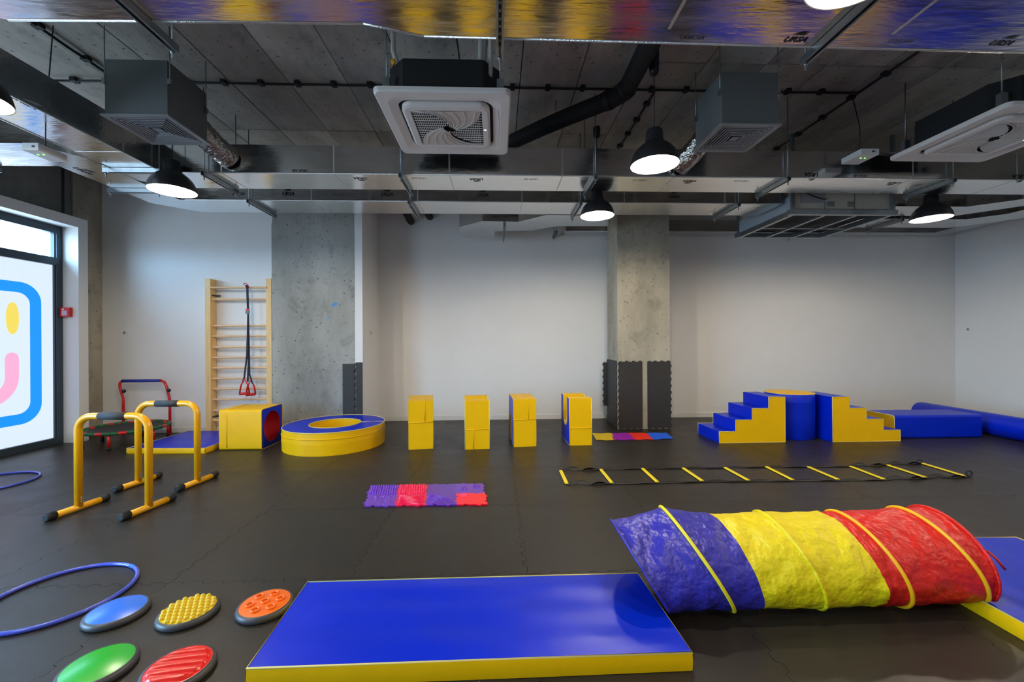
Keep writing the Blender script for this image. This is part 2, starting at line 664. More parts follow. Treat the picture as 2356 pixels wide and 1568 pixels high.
def window(n, y0, y1, mull, label, clear=False):
    b = BM()
    t = 0.075
    for (a, c) in ((y0, y0 + t), (y1 - t, y1)):
        box(b, XW - 0.05, XW + 0.03, a, c, 0, ZW)
    box(b, XW - 0.05, XW + 0.03, y0 + t, y1 - t, ZW - 0.10, ZW)
    box(b, XW - 0.05, XW + 0.03, y0 + t, y1 - t, 2.375, 2.475)
    box(b, XW - 0.05, XW + 0.03, y0 + t, y1 - t, 0, 0.09)
    ym = mull
    box(b, XW - 0.05, XW + 0.03, ym - 0.05, ym + 0.05, 0.09, 2.375)
    box(b, XW - 0.05, XW + 0.03, ym - 0.05, ym + 0.05, 2.475, ZW - 0.10)
    w = struct('window_%d' % n, b, M_FRAME, label)
    for (a, c) in ((y0 + t, ym - 0.05), (ym + 0.05, y1 - t)):
        b = BM()
        box(b, XW - 0.03, XW - 0.02, a, c, 2.475, ZW - 0.10)
        obj('clear_pane', b, M_GLASS, w)
        b = BM()
        box(b, XW - 0.022, XW - 0.012, a, c, 0.09, 2.375)
        obj('clear_pane' if clear else 'frosted_pane', b, M_GLASS if clear else M_FILM, w)
        b = BM()                                                 # slim glazing beads
        for (p, q) in ((2.475, ZW - 0.10), (0.09, 2.375)):
            box(b, XW - 0.012, XW + 0.012, c - 0.012, c, p, q)
            box(b, XW - 0.012, XW + 0.012, a, a + 0.012, p, q)
        obj('glazing_bead', b, M_FRAME, w)
    return w


win = window(1, YW0, YW1, 2.9, 'frosted shop window with a bright blue face logo')
window(2, YV0, YV1, 0.4, 'unseen clear glazed window behind the viewer, added for more daylight', clear=True)  # out of view, added with clear glass so that sky light brightens the room
# the face logo, a flat backlit print on the film
YE, ZB, ZT = 5.555, 0.34, 2.10
YS = YE - 2.05
xo = XW - 0.0115


def ring_prism(bm, out, inn, x0, x1):
    n = len(out)
    for x in (x0, x1):
        o = [bm.verts.new((x, p[0], p[1])) for p in out]
        q = [bm.verts.new((x, p[0], p[1])) for p in inn]
        for i in range(n):
            bm.faces.new((o[i], o[(i + 1) % n], q[(i + 1) % n], q[i]))


cy, cz = (YE + YS) / 2, (ZB + ZT) / 2
b = BM()
ring_prism(b, rrect(cy, cz, (YE - YS) / 2, (ZT - ZB) / 2, 0.24, 8), rrect(cy, cz, (YE - YS) / 2 - 0.13, (ZT - ZB) / 2 - 0.13, 0.14, 8), xo, xo + 0.001)
obj('logo_outline', b, M_FILMB, win)
for yc in (5.237, 2 * cy - 5.237):
    b = BM()
    prism_x(b, [(yc + 0.068 * math.cos(2 * PI * k / 28), 1.648 + 0.195 * math.copysign(abs(math.sin(2 * PI * k / 28)) ** 0.8, math.sin(2 * PI * k / 28))) for k in range(28)], xo, xo + 0.001)
    obj('logo_eye', b, M_FILMY, win)
b = BM()
yh = 5.302 - cy


def smile(off):
    h = yh - off
    pts = [(cy + h, 1.16)]
    r = 0.34 - off
    for k in range(9):
        a = R(-90 * k / 8)
        pts.append((cy + h - r + r * math.cos(a), 0.93 + r * math.sin(a)))
    pts += [(2 * cy - p[0], p[1]) for p in pts[::-1]]
    return pts
so, si = smile(0), smile(0.145)
cap1 = [(cy + yh - 0.0725 + 0.0725 * math.cos(R(a)), 1.16 + 0.0725 * math.sin(R(a))) for a in (150, 120, 90, 60, 30)]
cap0 = [(2 * cy - p[0], p[1]) for p in cap1]
b2 = so + cap0[::-1] + si[::-1] + cap1
prism_x(b, b2, xo, xo + 0.001)
obj('logo_smile', b, M_FILMP, win)

# daylight portals, one per clear strip of glass (they only guide the sky's light)
for (y0, y1, zc_, hz) in ((YW0, YW1, 2.63, .4), (YV0, YV1, 1.45, 2.8)):
    l = bpy.data.lights.new('daylight_portal', 'AREA')
    l.shape = 'RECTANGLE'
    l.size = y1 - y0
    l.size_y = hz
    l.cycles.is_portal = True
    lo = bpy.data.objects.new('daylight_portal', l)
    COL.objects.link(lo)
    lo.matrix_world = plane_M((XW - 0.06, (y0 + y1) / 2, zc_), (0, 1, 0), (0, 0, 1)) @ Matrix.Rotation(PI, 4, 'Y')

# ------------------------------------------------------------------ ceiling services
ZD0, ZD1 = 2.947, 3.215


def printed(duct, kind, origin, xd, yd, size=0.052, pale=False, name=None):
    m = M_INKPALE if pale else M_INK
    if kind == 'logo':
        me = text_mesh('URSA', size, m, shear=0.25, bold=size * 0.03, name='printed_logo')
        bm = BM()
        bm.from_mesh(me)
        bpy.data.meshes.remove(me)
        s = size
        shapes = [[(-0.75, .95), (-0.35, 1.25), (0.15, 1.42), (0.75, 1.5), (0.35, 1.36), (0.2, 1.2), (-0.1, 1.12), (-0.2, .92), (-0.35, .92), (-0.4, 1.08), (-0.6, .92)],
                  [(-0.12, .92), (0.05, 1.1), (0.35, 1.25), (0.8, 1.35), (0.5, 1.2), (0.3, 1.05), (0.05, .92)],
                  [(0.2, .92), (0.4, 1.07), (0.78, 1.18), (0.6, 1.02), (0.4, .92)]]
        for sh in shapes:
            vs = [bm.verts.new((x * s, y * s, 0)) for x, y in sh]
            bm.faces.new(vs)
        me = bpy.data.meshes.new('printed_logo')
        bm.to_mesh(me)
        bm.free()
        me.materials.append(m)
    else:
        me = text_mesh('URSA AIR', size * 0.62, m, shear=0.15, name='printed_text')
        bm = BM()
        bm.from_mesh(me)
        bpy.data.meshes.remove(me)
        s = size
        vs = [bm.verts.new(p) for p in ((-1.45 * s, .55 * s, 0), (1.45 * s, .55 * s, 0), (1.45 * s, .58 * s, 0), (-1.45 * s, .58 * s, 0))]
        bm.faces.new(vs)
        me = bpy.data.meshes.new('printed_text')
        bm.to_mesh(me)
        bm.free()
        me.materials.append(m)
    o = inst(me, 'printed_' + ('logo' if kind == 'logo' else 'text'), duct, M=plane_M(origin, xd, yd))
    return o


def duct(label, pts, z0=ZD0, z1=ZD1, mm=None, name='air_duct'):
    c = Vector((sum(p[0] for p in pts) / len(pts), sum(p[1] for p in pts) / len(pts), z0))
    t = thing(name, label, 'duct', c)
    b = BM()
    prism_z(b, pts, z0, z1)
    bevel(b, 0.004, 1, 20)
    obj('duct_body', b, mm or M_FOIL, t)
    return t


def band(t, axis, pos, a0, a1, z0=ZD0, z1=ZD1, w=0.014):
    """foil joint tape wrapped round a duct"""
    b = BM()
    e = 0.0015
    if axis == 'x':     # duct runs along X, band at x=pos
        box(b, pos - w / 2, pos + w / 2, a0 - e, a1 + e, z0 - e, z1 + e)
    else:
        box(b, a0 - e, a1 + e, pos - w / 2, pos + w / 2, z0 - e, z1 + e)
    obj('joint_tape', b, M_FOILEDGE, t)


def edge_tape(t, p, q, r=0.006):
    b = BM()
    tube(b, [p, q], r, 6)
    obj('edge_tape', b, M_FOILEDGE, t)


YA0, YA1 = 4.01, 4.42
YB0, YB1 = 4.78, 5.24
dA = duct('long foil duct below the ceiling, nearer of the two that cross the room', [(-3.54, -3.1), (-3.14, -3.1), (-3.14, YA0), (6.05, YA0), (6.05, YA1), (-3.36, YA1), (-3.54, 4.22)])
dB = duct('long foil duct behind the lamps, farther of the two that cross the room', [(XL + .02, 3.46), (-3.75, 3.46), (-3.56, 3.72), (-3.56, YB0), (3.40, YB0), (3.40, YB1), (-3.62, YB1), (-3.97, 4.9), (-3.97, 3.9), (XL + .02, 3.9)])
dN = duct('wide foil duct at the top edge, nearest to the viewer', [(-3.12, 1.78), (6.0, 1.78), (6.0, 2.245), (-0.376, 2.195), (-0.667, 2.115), (-2.42, 2.145), (-3.12, 1.9)])
dE = duct('foil duct leaving the hanging air unit towards the back right corner', [(4.70, 5.35), (6.35, 5.35), (6.62, 5.1), (6.62, -3.0), (7.05, -3.0), (7.05, 5.3), (6.6, 5.77), (4.70, 5.77)])
dF = duct('short foil duct bending away from the right side of the air unit', [(4.70, 4.84), (5.75, 4.84), (6.12, 4.55), (6.12, -3.0), (6.52, -3.0), (6.52, 4.7), (6.0, 5.22), (4.70, 5.22)])
dC = duct('slim foil duct running along the top of the back wall', [(1.15, 6.76), (7.45, 6.76), (7.45, -3.0), (7.8, -3.0), (7.8, 7.0), (1.15, 7.0)], 3.14, 3.33)
gp = [fl(x, y, 3.0) for x, y in ((1057, 522), (1110, 508), (1193, 510), (1257, 494), (1400, 496), (1400, 520), (1280, 520), (1225, 530), (1139, 532), (1137, 548), (1070, 546), (1060, 540))]
dG = duct('stepped foil duct fitting near the back wall, left of the column', [(p.x, min(p.y, 6.72)) for p in gp], 3.0, 3.25)

for x in (-2.6, -1.55, -.45, .65, 1.75, 2.9, 4.2, 5.3):
    band(dA, 'x', x, YA0, YA1)
for x in (-2.1, -.9, .3, 1.5, 2.7):
    band(dB, 'x', x, YB0, YB1)
for y in (0.6, 1.6, 3.6):
    band(dA, 'y', y, -3.54, -3.14)
for x in (-1.7, 0.9, 2.1, 4.4):
    b = BM()
    box(b, x - .008, x + .008, 1.778, 2.1 + 0.006, ZD0 - .0015, ZD1 + .0015)
    obj('joint_tape', b, M_FOILEDGE, dN)
for (t, p, q) in ((dA, (-3.1, YA0, ZD0), (6.0, YA0, ZD0)), (dA, (-3.14, -2, ZD0), (-3.14, YA0, ZD0)), (dA, (-3.54, -2, ZD0), (-3.54, 4.2, ZD0)),
                  (dB, (-3.5, YB0, ZD0), (3.4, YB0, ZD0)), (dN, (-0.376, 2.195, ZD0), (6.0, 2.245, ZD0)), (dN, (-2.42, 2.145, ZD0), (-0.667, 2.115, ZD0)),
                  (dN, (-0.667, 2.115, ZD0), (-0.376, 2.195, ZD0)), (dC, (1.2, 6.76, 3.14), (7.45, 6.76, 3.14)), (dC, (7.45, 6.76, 3.14), (7.45, 1, 3.14)),
                  (dE, (4.7, 5.35, ZD0), (6.35, 5.35, ZD0)), (dE, (6.62, 5.1, ZD0), (6.62, 1, ZD0))):
    edge_tape(t, p, q)

XP, XM = (1, 0, 0), (-1, 0, 0)
for px in (663, 890, 1110, 1550):
    p = at(px, 452, YB0)
    printed(dB, 'logo', (p.x, YB0 - .0025, 3.005), XP, (0, 0, 1), 0.056)
for px in (548, 778, 1003, 1245, 1440):
    p = at(px, 452, YB0)
    printed(dB, 'text', (p.x, YB0 - .0025, 3.003), XP, (0, 0, 1), 0.056, pale=px > 600)
for px in (690, 1980):
    p = at(px, 392, YA0)
    printed(dA, 'text', (p.x, YA0 - .0025, 2.985), XM, (0, 0, -1), 0.056, pale=px > 700)
for px in (1868, 2345):
    p = at(px, 404, YA0)
    printed(dA, 'logo', (p.x, YA0 - .0025, 3.0), XM, (0, 0, -1), 0.056)
for px in (830, 1097, 1595, 2085):
    p = fl(px, 410, ZD0)
    printed(dA, 'logo', (p.x, 4.10, ZD0 - .002), XM, (0, 1, 0), 0.056)
for px in (965, 1222, 1475, 1715):
    p = fl(px, 410, ZD0)
    printed(dA, 'text', (p.x, 4.09, ZD0 - .002), XM, (0, 1, 0), 0.056, pale=True)
for px, py, k in ((1590, 90, 'text'), (1825, 96, 'logo'), (2067, 98, 'text'), (2295, 104, 'logo')):
    p = fl(px, py, ZD0)
    printed(dN, k, (p.x, p.y, ZD0 - .002), XP if px < 2000 else XP, (0, -1, 0), 0.052, pale=(px == 2067))
p = fl(47, 235, ZD0)
printed(dA, 'logo', (p.x, p.y, ZD0 - .002), (0, 1, 0), (1, 0, 0), 0.07)
p = fl(185, 393, ZD0)
printed(dB, 'logo', (p.x, p.y, ZD0 - .002), (0, 1, 0), (1, 0, 0), 0.07)


# --- steel trapeze hangers
def hanger(p, q, label, zt=ZD0, slots=False, rods=(True, True)):
    p, q = Vector((p[0], p[1], 0)), Vector((q[0], q[1], 0))
    d = q - p
    L = d.length
    M = plane_M((p.x, p.y, zt - 0.003), d.normalized(), Vector((0, 0, 1)).cross(d.normalized()))
    t = thing('duct_hanger', label, 'hanger', (p + q) / 2 + Vector((0, 0, zt - .045)), 'steel hangers under the ducts')
    b = BM()
    w, h = 0.02, 0.04
    box(b, 0, L, -w, w, -0.004, 0, M)
    box(b, 0, L, -w, -w + 0.003, -h, -0.004, M)
    box(b, 0, L, w - 0.003, w, -h, -0.004, M)
    box(b, 0, L, -w + .003, -w + 0.010, -h, -h + .003, M)
    box(b, 0, L, w - 0.010, w - .003, -h, -h + .003, M)
    obj('channel', b, M_GALV, t)
    if slots:
        k = 0.05
        while k < L - 0.04:
            b = BM()
            box(b, k, k + 0.024, -0.006, 0.006, -0.0065, -0.0042, M)
            obj('slot', b, M_BLACK, t)
            k += 0.05
    for i, c in enumerate((p, q)):
        if not rods[i]:
            continue
        e = c + (d.normalized() * (0.018 if i == 0 else -0.018))
        b = BM()
        tube(b, [(e.x, e.y, zt - 0.085), (e.x, e.y, ZC - 0.005)], 0.005, 6)
        o = obj('threaded_rod', b, M_GALV, t)
        b = BM()
        lathe(b, [(0, -0.012), (0.012, -0.012), (0.012, 0), (0, 0)], (e.x, e.y, zt - 0.045), 6)
        obj('nut', b, M_GALV, o)
    return t


ords = ['first', 'second', 'third', 'fourth', 'fifth', 'sixth']
for i, px in enumerate((478, 925, 1367, 1803, 2177)):
    p = fl(px, 398 + (px - 478) * .01, ZD0)
    hanger((p.x, YA0 - .05), (p.x, YA1 + .05), 'steel channel hanger under the nearer crossing duct, %s from the left' % ords[i])
for i, px in enumerate((580, 945, 1333, 1690)):
    p = fl(px, 462 + (px - 580) * .008, ZD0)
    hanger((p.x, YB0 - .05), (p.x, YB1 + .06), 'steel channel hanger under the farther crossing duct, %s from the left' % ords[i])
for px, py, nm in ((348, 62, 'left'), (1150, 90, 'middle'), (1880, 112, 'right')):
    p = fl(px, py, ZD0 - .02)
    hanger((p.x, 1.72), (p.x, 2.30), 'slotted steel hanger under the nearest duct at the top edge, %s one' % nm, slots=True)
hanger((-3.60, 3.95 - .02), (-3.09, 3.95 - .02), 'steel hanger under the left duct where it turns, above the corner lamp')
hanger((-4.03, 4.45), (-3.50, 4.45), 'steel hanger under the outer left duct, above the wall bars side')
hanger((-4.55, 3.40), (-4.55, 3.96), 'steel hanger under the duct that leads to the window wall')
hanger((5.4, 5.29), (5.4, 5.83), 'steel hanger under the duct right of the air unit, beside the far right lamp', rods=(True, True))
p = fl(2265, 500, ZD0)
hanger((6.06, 4.5), (6.6, 4.5), 'steel hanger under the bent duct at the right edge')
hanger((5.1, 6.70), (5.1, 7.04), 'small steel bracket under the slim back wall duct, right of the air unit', 3.14)
p = at(1280, 535, 6.70)
hanger((p.x, 6.70), (p.x, 7.04), 'small steel bracket under the slim back wall duct, left of the column', 3.14)
p = at(1160, 520, 6.2)
hanger((p.x, 5.85), (p.x, 6.66), 'steel hanger under the stepped duct fitting', 3.0)


# --- pendant lamps
def make_lamp():
    t = thing('pendant_lamp', '', 'lamp', (0, 0, 0), 'dark pendant lamps')
    b = BM()
    lathe(b, [(0.19, 0), (0.188, 0.02), (0.178, 0.06), (0.158, 0.10), (0.13, 0.135), (0.10, 0.16), (0.078, 0.175), (0.070, 0.195), (0.064, 0.27), (0.055, 0.283), (0.02, 0.288), (0.006, 0.289)], n=40)
    lathe(b, [(0.19, 0), (0.187, 0.0005), (0.184, 0.004)], n=40)
    obj('lamp_shade', b, M_LAMPBLACK, t)
    b = BM()
    lathe(b, [(0.1845, 0.002), (0.183, 0.02), (0.173, 0.06), (0.153, 0.098), (0.125, 0.131), (0.095, 0.156), (0.05, 0.168), (0.001, 0.170)], n=40)
    obj('reflector', b, M_LAMPIN, t)
    b = BM()
    lathe(b, [(0.001, 0.055), (0.025, 0.06), (0.038, 0.08), (0.04, 0.10), (0.032, 0.125), (0.018, 0.15), (0.016, 0.168)], n=20)
    obj('bulb', b, M_BULB, t)
    return t


LZ = 2.737
lamps = [((1.27, 3.263), 'dark grey pendant lamp hanging in front of the nearer crossing duct, right of centre'),
         ((-2.99, 3.93), 'dark grey pendant lamp in the left corner, below the left air diffuser'),
         ((1.137, 4.613), 'dark grey pendant lamp between the two crossing ducts, in front of the column'),
         ((5.085, 4.65), 'dark grey pendant lamp right of the hanging air unit'),
         ((1.40, 1.52), 'dark pendant lamp cut off by the top edge of the picture'),
         ((-3.02, 2.46), 'dark pendant lamp cut off by the left edge of the picture'),
         ((5.1, 2.6), 'unseen dark pendant lamp on the right, added for light'),  # from here to the end: lamps out of view, added to light the room
         ((1.3, -0.6), 'unseen dark pendant lamp behind the viewer, added for light in the middle row'),
         ((-3.02, 0.6), 'unseen dark pendant lamp behind the viewer, added for light in the left row'),
         ((5.1, 0.2), 'unseen dark pendant lamp behind the viewer, added for light in the right row')]
proto = make_lamp()
for i, ((x, y), lab) in enumerate(lamps):
    t = proto if i == 0 else copy_tree(proto)
    t.location = (x, y, LZ)
    t['label'] = lab
for o, ((x, y), lab) in zip([proto] + [c for c in COL.objects if c.type == 'EMPTY' and c.name.startswith('pendant_lamp') and c != proto], lamps):
    x, y = o.location.x, o.location.y
    ztop = ZC - LZ
    b = BM()
    tube(b, [(0, 0, 0.285), (0, 0, ztop - 0.01)], 0.0035, 6)
    c = obj('cord', b, M_BLACK, None)
    c.parent = o
    b = BM()
    h = 0.27 if abs(x - 1.27) < .01 and y > 3 else 0.11
    lathe(b, [(0.004, ztop - h), (0.03, ztop - h), (0.037, ztop - h + .02), (0.04, ztop - h * .4), (0.04, ztop)], n=20)
    c = obj('ceiling_cup', b, M_BLACK, None)
    c.parent = o
    l = bpy.data.lights.new('lamp_light', 'POINT')
    l.energy = LAMP_W
    l.color = (1.0, 0.87, 0.70)
    l.shadow_soft_size = 0.045
    lo = bpy.data.objects.new('lamp_light', l)
    COL.objects.link(lo)
    lo.parent = o
    lo.location = (0, 0, 0.04)


# --- square air diffusers with plenum box and foil hose
def diffuser(x0, x1, y0, y1, z, label, hose, hlabel):
    cx, cy = (x0 + x1) / 2, (y0 + y1) / 2
    t = thing('air_diffuser', label, 'air vent', (cx, cy, z), 'square ceiling diffusers')
    b = BM()
    for f in box(b, x0 + .022, x1 - .022, y0 + .022, y1 - .022, z + .012, z + .43)[:1]:
        b.faces.remove(f)                                  # open towards the grille
    obj('plenum_box', b, M_GREYBOX, t)
    H0 = (x1 - x0) / 2
    V0 = (y1 - y0) / 2

    def sq_ring(bm, ho, hi, zo, zi, th=0.003):
        vs = []
        for (k, zz) in ((ho, zo), (hi, zi), (hi, zi + th), (ho, zo + th)):
            r = k * V0 / H0
            vs.append([bm.verts.new((cx + sx * k, cy + sy * r, z + zz)) for sx, sy in ((-1, -1), (1, -1), (1, 1), (-1, 1))])
        for a in range(4):
            A, B_ = vs[a], vs[(a + 1) % 4]
            for k in range(4):
                bm.faces.new((A[k], A[(k + 1) % 4], B_[(k + 1) % 4], B_[k]))
    b = BM()
    sq_ring(b, H0, H0 * .84, 0.0, 0.002, 0.012)
    obj('frame', b, M_GREYFRAME, t)
    b = BM()
    box(b, cx - H0 * .85, cx + H0 * .85, cy - V0 * .85, cy + V0 * .85, z + .075, z + .08)
    obj('void', b, M_ACDARK, t)
    for k in range(6):
        ho = H0 * (0.80 - k * 0.105)
        b = BM()
        sq_ring(b, ho, ho - H0 * 0.042, 0.002, 0.002)
        sq_ring(b, ho - H0 * .042, ho - H0 * 0.075, 0.002, 0.032)
        obj('vane', b, M_GREYFRAME, t)
    b = BM()
    box(b, cx - H0 * .13, cx + H0 * .13, cy - V0 * .13, cy + V0 * .13, z + .003, z + .008)
    obj('centre_plate', b, M_GREYFRAME, t)
    for (x, y) in ((x0 + .01, y0 + .03), (x1 - .01, y0 + .03), (x1 - .01, y1 - .05), (x0 + .01, y1 - .05)):
        b = BM()
        tube(b, [(x, y, z + .25), (x, y, ZC - .005)], 0.004, 6)
        o = obj('threaded_rod', b, M_GALV, t)
        b = BM()
        box(b, x - .012, x + .012, y - .012, y + .012, z + .25, z + .29)
        obj('bracket', b, M_GALV, o)
    # hose
    P = [Vector(h) for h in hose]
    pts, rs = [], []
    N = 46
    for k in range(N + 1):
        s = k / N * (len(P) - 1)
        i = min(int(s), len(P) - 2)
        f = s - i
        a, b_, c_, d_ = P[max(i - 1, 0)], P[i], P[i + 1], P[min(i + 2, len(P) - 1)]
        q = 0.5 * ((2 * b_) + (c_ - a) * f + (2 * a - 5 * b_ + 4 * c_ - d_) * f * f + (3 * b_ - a - 3 * c_ + d_) * f ** 3)
        pts.append(q)
        rs.append(0.098 + (0.006 if k % 2 else -0.003) + random.uniform(-.003, .003))
    b = BM()
    tube(b, pts, rs, 22, caps=False)
    obj('foil_hose', b, M_CRINKLE, t).data['d'] = 1
    return t


diffuser(-2.952, -2.455, 3.19, 3.66, 3.04, 'grey square air diffuser on the left, above the corner pendant lamp',
         [(-2.62, 3.62, 3.24), (-2.60, 3.75, 3.20), (-2.56, 3.88, 3.13), (-2.52, 4.02, 3.08)], '')
diffuser(1.78, 2.275, 3.20, 3.68, 3.04, 'grey square air diffuser right of the centre pendant lamp',
         [(1.95, 3.64, 3.24), (1.92, 3.76, 3.19), (1.86, 3.88, 3.11), (1.80, 4.02, 3.06)], '')


# --- ceiling cassette air conditioners
def cassette(cx, cy, z, label):
    t = thing('ceiling_cassette', label, 'air conditioner', (cx, cy, z), 'white ceiling cassettes')
    T = Matrix.Translation((cx, cy, z))
    # outer panel: rounded square ring
    b = BM()
    out = rrect(0, 0, .475, .475, .05, 6)
    mid = rrect(0, 0, .465, .465, .045, 6)
    in1 = rrect(0, 0, .405, .405, .10, 6)
    in2 = rrect(0, 0, .346, .346, .095, 6)
    rings = [[b.verts.new((cx + p[0], cy + p[1], z + h)) for p in r] for r, h in ((out, .035), (out, .012), (mid, 0), (in1, 0.0), (in2, .016), (in2, .035))]
    n = len(out)
    for A, B_ in zip(rings, rings[1:]):
        for k in range(n):
            b.faces.new((A[k], A[(k + 1) % n], B_[(k + 1) % n], B_[k]))
    obj('panel', b, M_ACWHITE, t, smooth=False)
    b = BM()
    prism_z(b, [(cx + p[0], cy + p[1]) for p in rrect(0, 0, .43, .43, .08, 4)], z + .034, z + .04)
    obj('back_plate', b, M_ACDARK, t)
    # four air louvres
    for k in range(4):
        M = Matrix.Rotation(k * PI / 2, 4, 'Z')
        b = BM()
        pts = []
        for i in range(9):
            s = -1 + i / 4
            pts.append((s * .25, .372 + .010 * (1 - s * s)))
        lo = [(x, .352) for x, y in pts]
        hi = [(x, y + .012) for x, y in pts]
        prism(b, lo + hi[::-1], lambda x, y: T @ (M @ Vector((x, y, .0115 - (y - .352) * .27))), lambda x, y: T @ (M @ Vector((x, y, .018 - (y - .352) * .27))))
        obj('louvre', b, M_ACWHITE, t)
    # intake panel
    b = BM()
    o1 = rrect(0, 0, .322, .322, .085, 6)
    o2 = rrect(0, 0, .305, .305, .075, 6)
    i1 = rrect(0, 0, .262, .262, .006, 6)
    rings = [[b.verts.new((cx + p[0], cy + p[1], z + h)) for p in r] for r, h in ((o1, .03), (o1, -.004), (o2, -.012), (i1, -.012), (i1, .01))]
    for A, B_ in zip(rings, rings[1:]):
        for k in range(n):
            b.faces.new((A[k], A[(k + 1) % n], B_[(k + 1) % n], B_[k]))
    obj('intake_frame', b, M_ACWHITE, t)
    b = BM()
    box(b, cx - .262, cx + .262, cy - .262, cy + .262, z + .006, z + .01)
    obj('intake_void', b, M_ACDARK, t)
    # swirl grille: two open lattice sectors, two closed fan sectors
    hs = .258

    def phi(tt):
        return R(62) * (1 - tt) ** 1.15

    def sector(x, y):
        r = max(abs(x), abs(y)) / hs
        a = -phi(min(r, 1))
        u = x * math.cos(a) - y * math.sin(a)
        v = x * math.sin(a) + y * math.cos(a)
        return 'lr' if abs(u) > abs(v) else 'tb'
    b = BM()
    for ori in (0, 1):
        step = 0.0145 if ori == 0 else 0.036
        N = int(2 * hs / step)
        for i in range(1, N):
            c = -hs + i * step
            run = None
            M_ = 110
            for j in range(M_ + 1):
                s = -hs + 2 * hs * j / M_
                x, y = (c, s) if ori == 0 else (s, c)
                ok = sector(x, y) == 'lr' and (x * x + y * y) > .05 ** 2 and j < M_
                if ok and run is None:
                    run = s
                if not ok and run is not None:
                    w = .0018 if ori == 0 else .0014
                    if ori == 0:
                        box(b, cx + c - w, cx + c + w, cy + run, cy + s, z - .008, z - .003)
                    else:
                        box(b, cx + run, cx + s, cy + c - w, cy + c + w, z - .009, z - .004)
                    run = None
    g = obj('grille', b, M_ACWHITE, t)
    for sgn in (1, -1):
        b = BM()
        NS, NT = 24, 16
        grid = []
        for i in range(NT + 1):
            tt = .14 + .86 * i / NT
            row = []
            for j in range(NS + 1):
                s = -1 + 2 * j / NS
                x, y = s * hs * tt, sgn * hs * tt
                a = phi(tt)
                row.append(b.verts.new((cx + x * math.cos(a) - y * math.sin(a), cy + x * math.sin(a) + y * math.cos(a), z - .009 - .004 * math.sin(PI * (j / NS)))))
            grid.append(row)
        for i in range(NT):
            for j in range(NS):
                f = b.faces.new((grid[i][j], grid[i][j + 1], grid[i + 1][j + 1], grid[i + 1][j]))
                f.smooth = True
        fb_ = obj('fan_blade', b, M_ACCREAM, t)
        for j in range(2, NS, 4):
            b = BM()
            pts = []
            for i in range(0, NT + 1, 2):
                tt = .14 + .86 * i / NT
                s = -1 + 2 * j / NS
                x, y = s * hs * tt, sgn * hs * tt
                a = phi(tt)
                pts.append((cx + x * math.cos(a) - y * math.sin(a), cy + x * math.sin(a) + y * math.cos(a), z - .0125 - .003 * math.sin(PI * j / NS)))
            tube(b, pts, .0022, 4)
            obj('rib', b, M_ACWHITE, fb_)
        b = BM()
        pts = []
        for i in range(NT + 1):
            tt = .1 + .9 * i / NT
            x, y = sgn * hs * tt, sgn * hs * tt
            a = phi(tt)
            pts.append((cx + x * math.cos(a) - y * math.sin(a), cy + x * math.sin(a) + y * math.cos(a), z - .012))
        tube(b, pts, .004, 6)
        obj('blade_edge', b, M_ACWHITE, t)
    b = BM()
    box(b, cx + .275, cx + .29, cy + .0, cy + .012, z - .0135, z - .011)
    obj('status_light', b, mat('status_led', (240, 240, 255), 0.4, emit=(.8, .85, 1), estr=3), t)
    # insulated casing above
    b = BM()
    hh = .40
    ch = .12
    outl = [(hh, -hh + ch), (hh, hh - ch), (hh - ch, hh), (-hh + ch, hh), (-hh, hh - ch), (-hh, -hh + ch), (-hh + ch, -hh), (hh - ch, -hh)]
    prism_z(b, [(cx + x, cy + y) for x, y in outl], z + .036, z + .275)
    bevel(b, .012, 2)
    obj('casing', b, M_ACBODY, t)
    for sx in (-1, 1):
        for sy in (-1, 1):
            b = BM()
            x, y = cx + sx * .40, cy + sy * .37
            box(b, x - .025, x + .025, y - .02, y + .02, z + .035, z + .15)
            br = obj('bracket', b, M_GALV, t)
            b = BM()
            tube(b, [(x, y, z + .14), (x, y, ZC - .005)], .005, 6)
            obj('threaded_rod', b, M_GALV, br)
    return t


c1 = cassette(-.366, 3.31, 3.04, 'white ceiling cassette air conditioner in the middle, with swirl grille')
c2 = cassette(4.235, 3.36, 3.04, 'white ceiling cassette air conditioner at the right edge')
b = BM()
tube(b, [at(905, 60, 3.0), at(905, 118, 3.0), at(912, 140, 3.0), at(922, 172, 3.0)], [.018, .018, .02, .02], 10)
o = obj('drain_hose', b, M_PIPEINS, c1)
b = BM()
q0, q1 = at(906, 140, 3.0), at(910, 150, 3.0)
tube(b, [q0, q1], .023, 12)
obj('yellow_clamp', b, M_YPOWDER, o)
for (xa, ya, xb, yb, r, mm) in ((1108, 60, 1104, 190, .021, M_PIPEINS), (1130, 60, 1128, 188, .018, M_PIPEINS), (1122, 60, 1112, 205, .009, M_GREYFRAME)):
    b = BM()
    tube(b, [at(xa, ya, 2.95), at((xa + xb) / 2, (ya + yb) / 2, 2.95), at(xb, yb - 18, 2.96), at(xb - 4, yb, 3.0)], r, 10)
    obj('refrigerant_pipe', b, mm, c1)

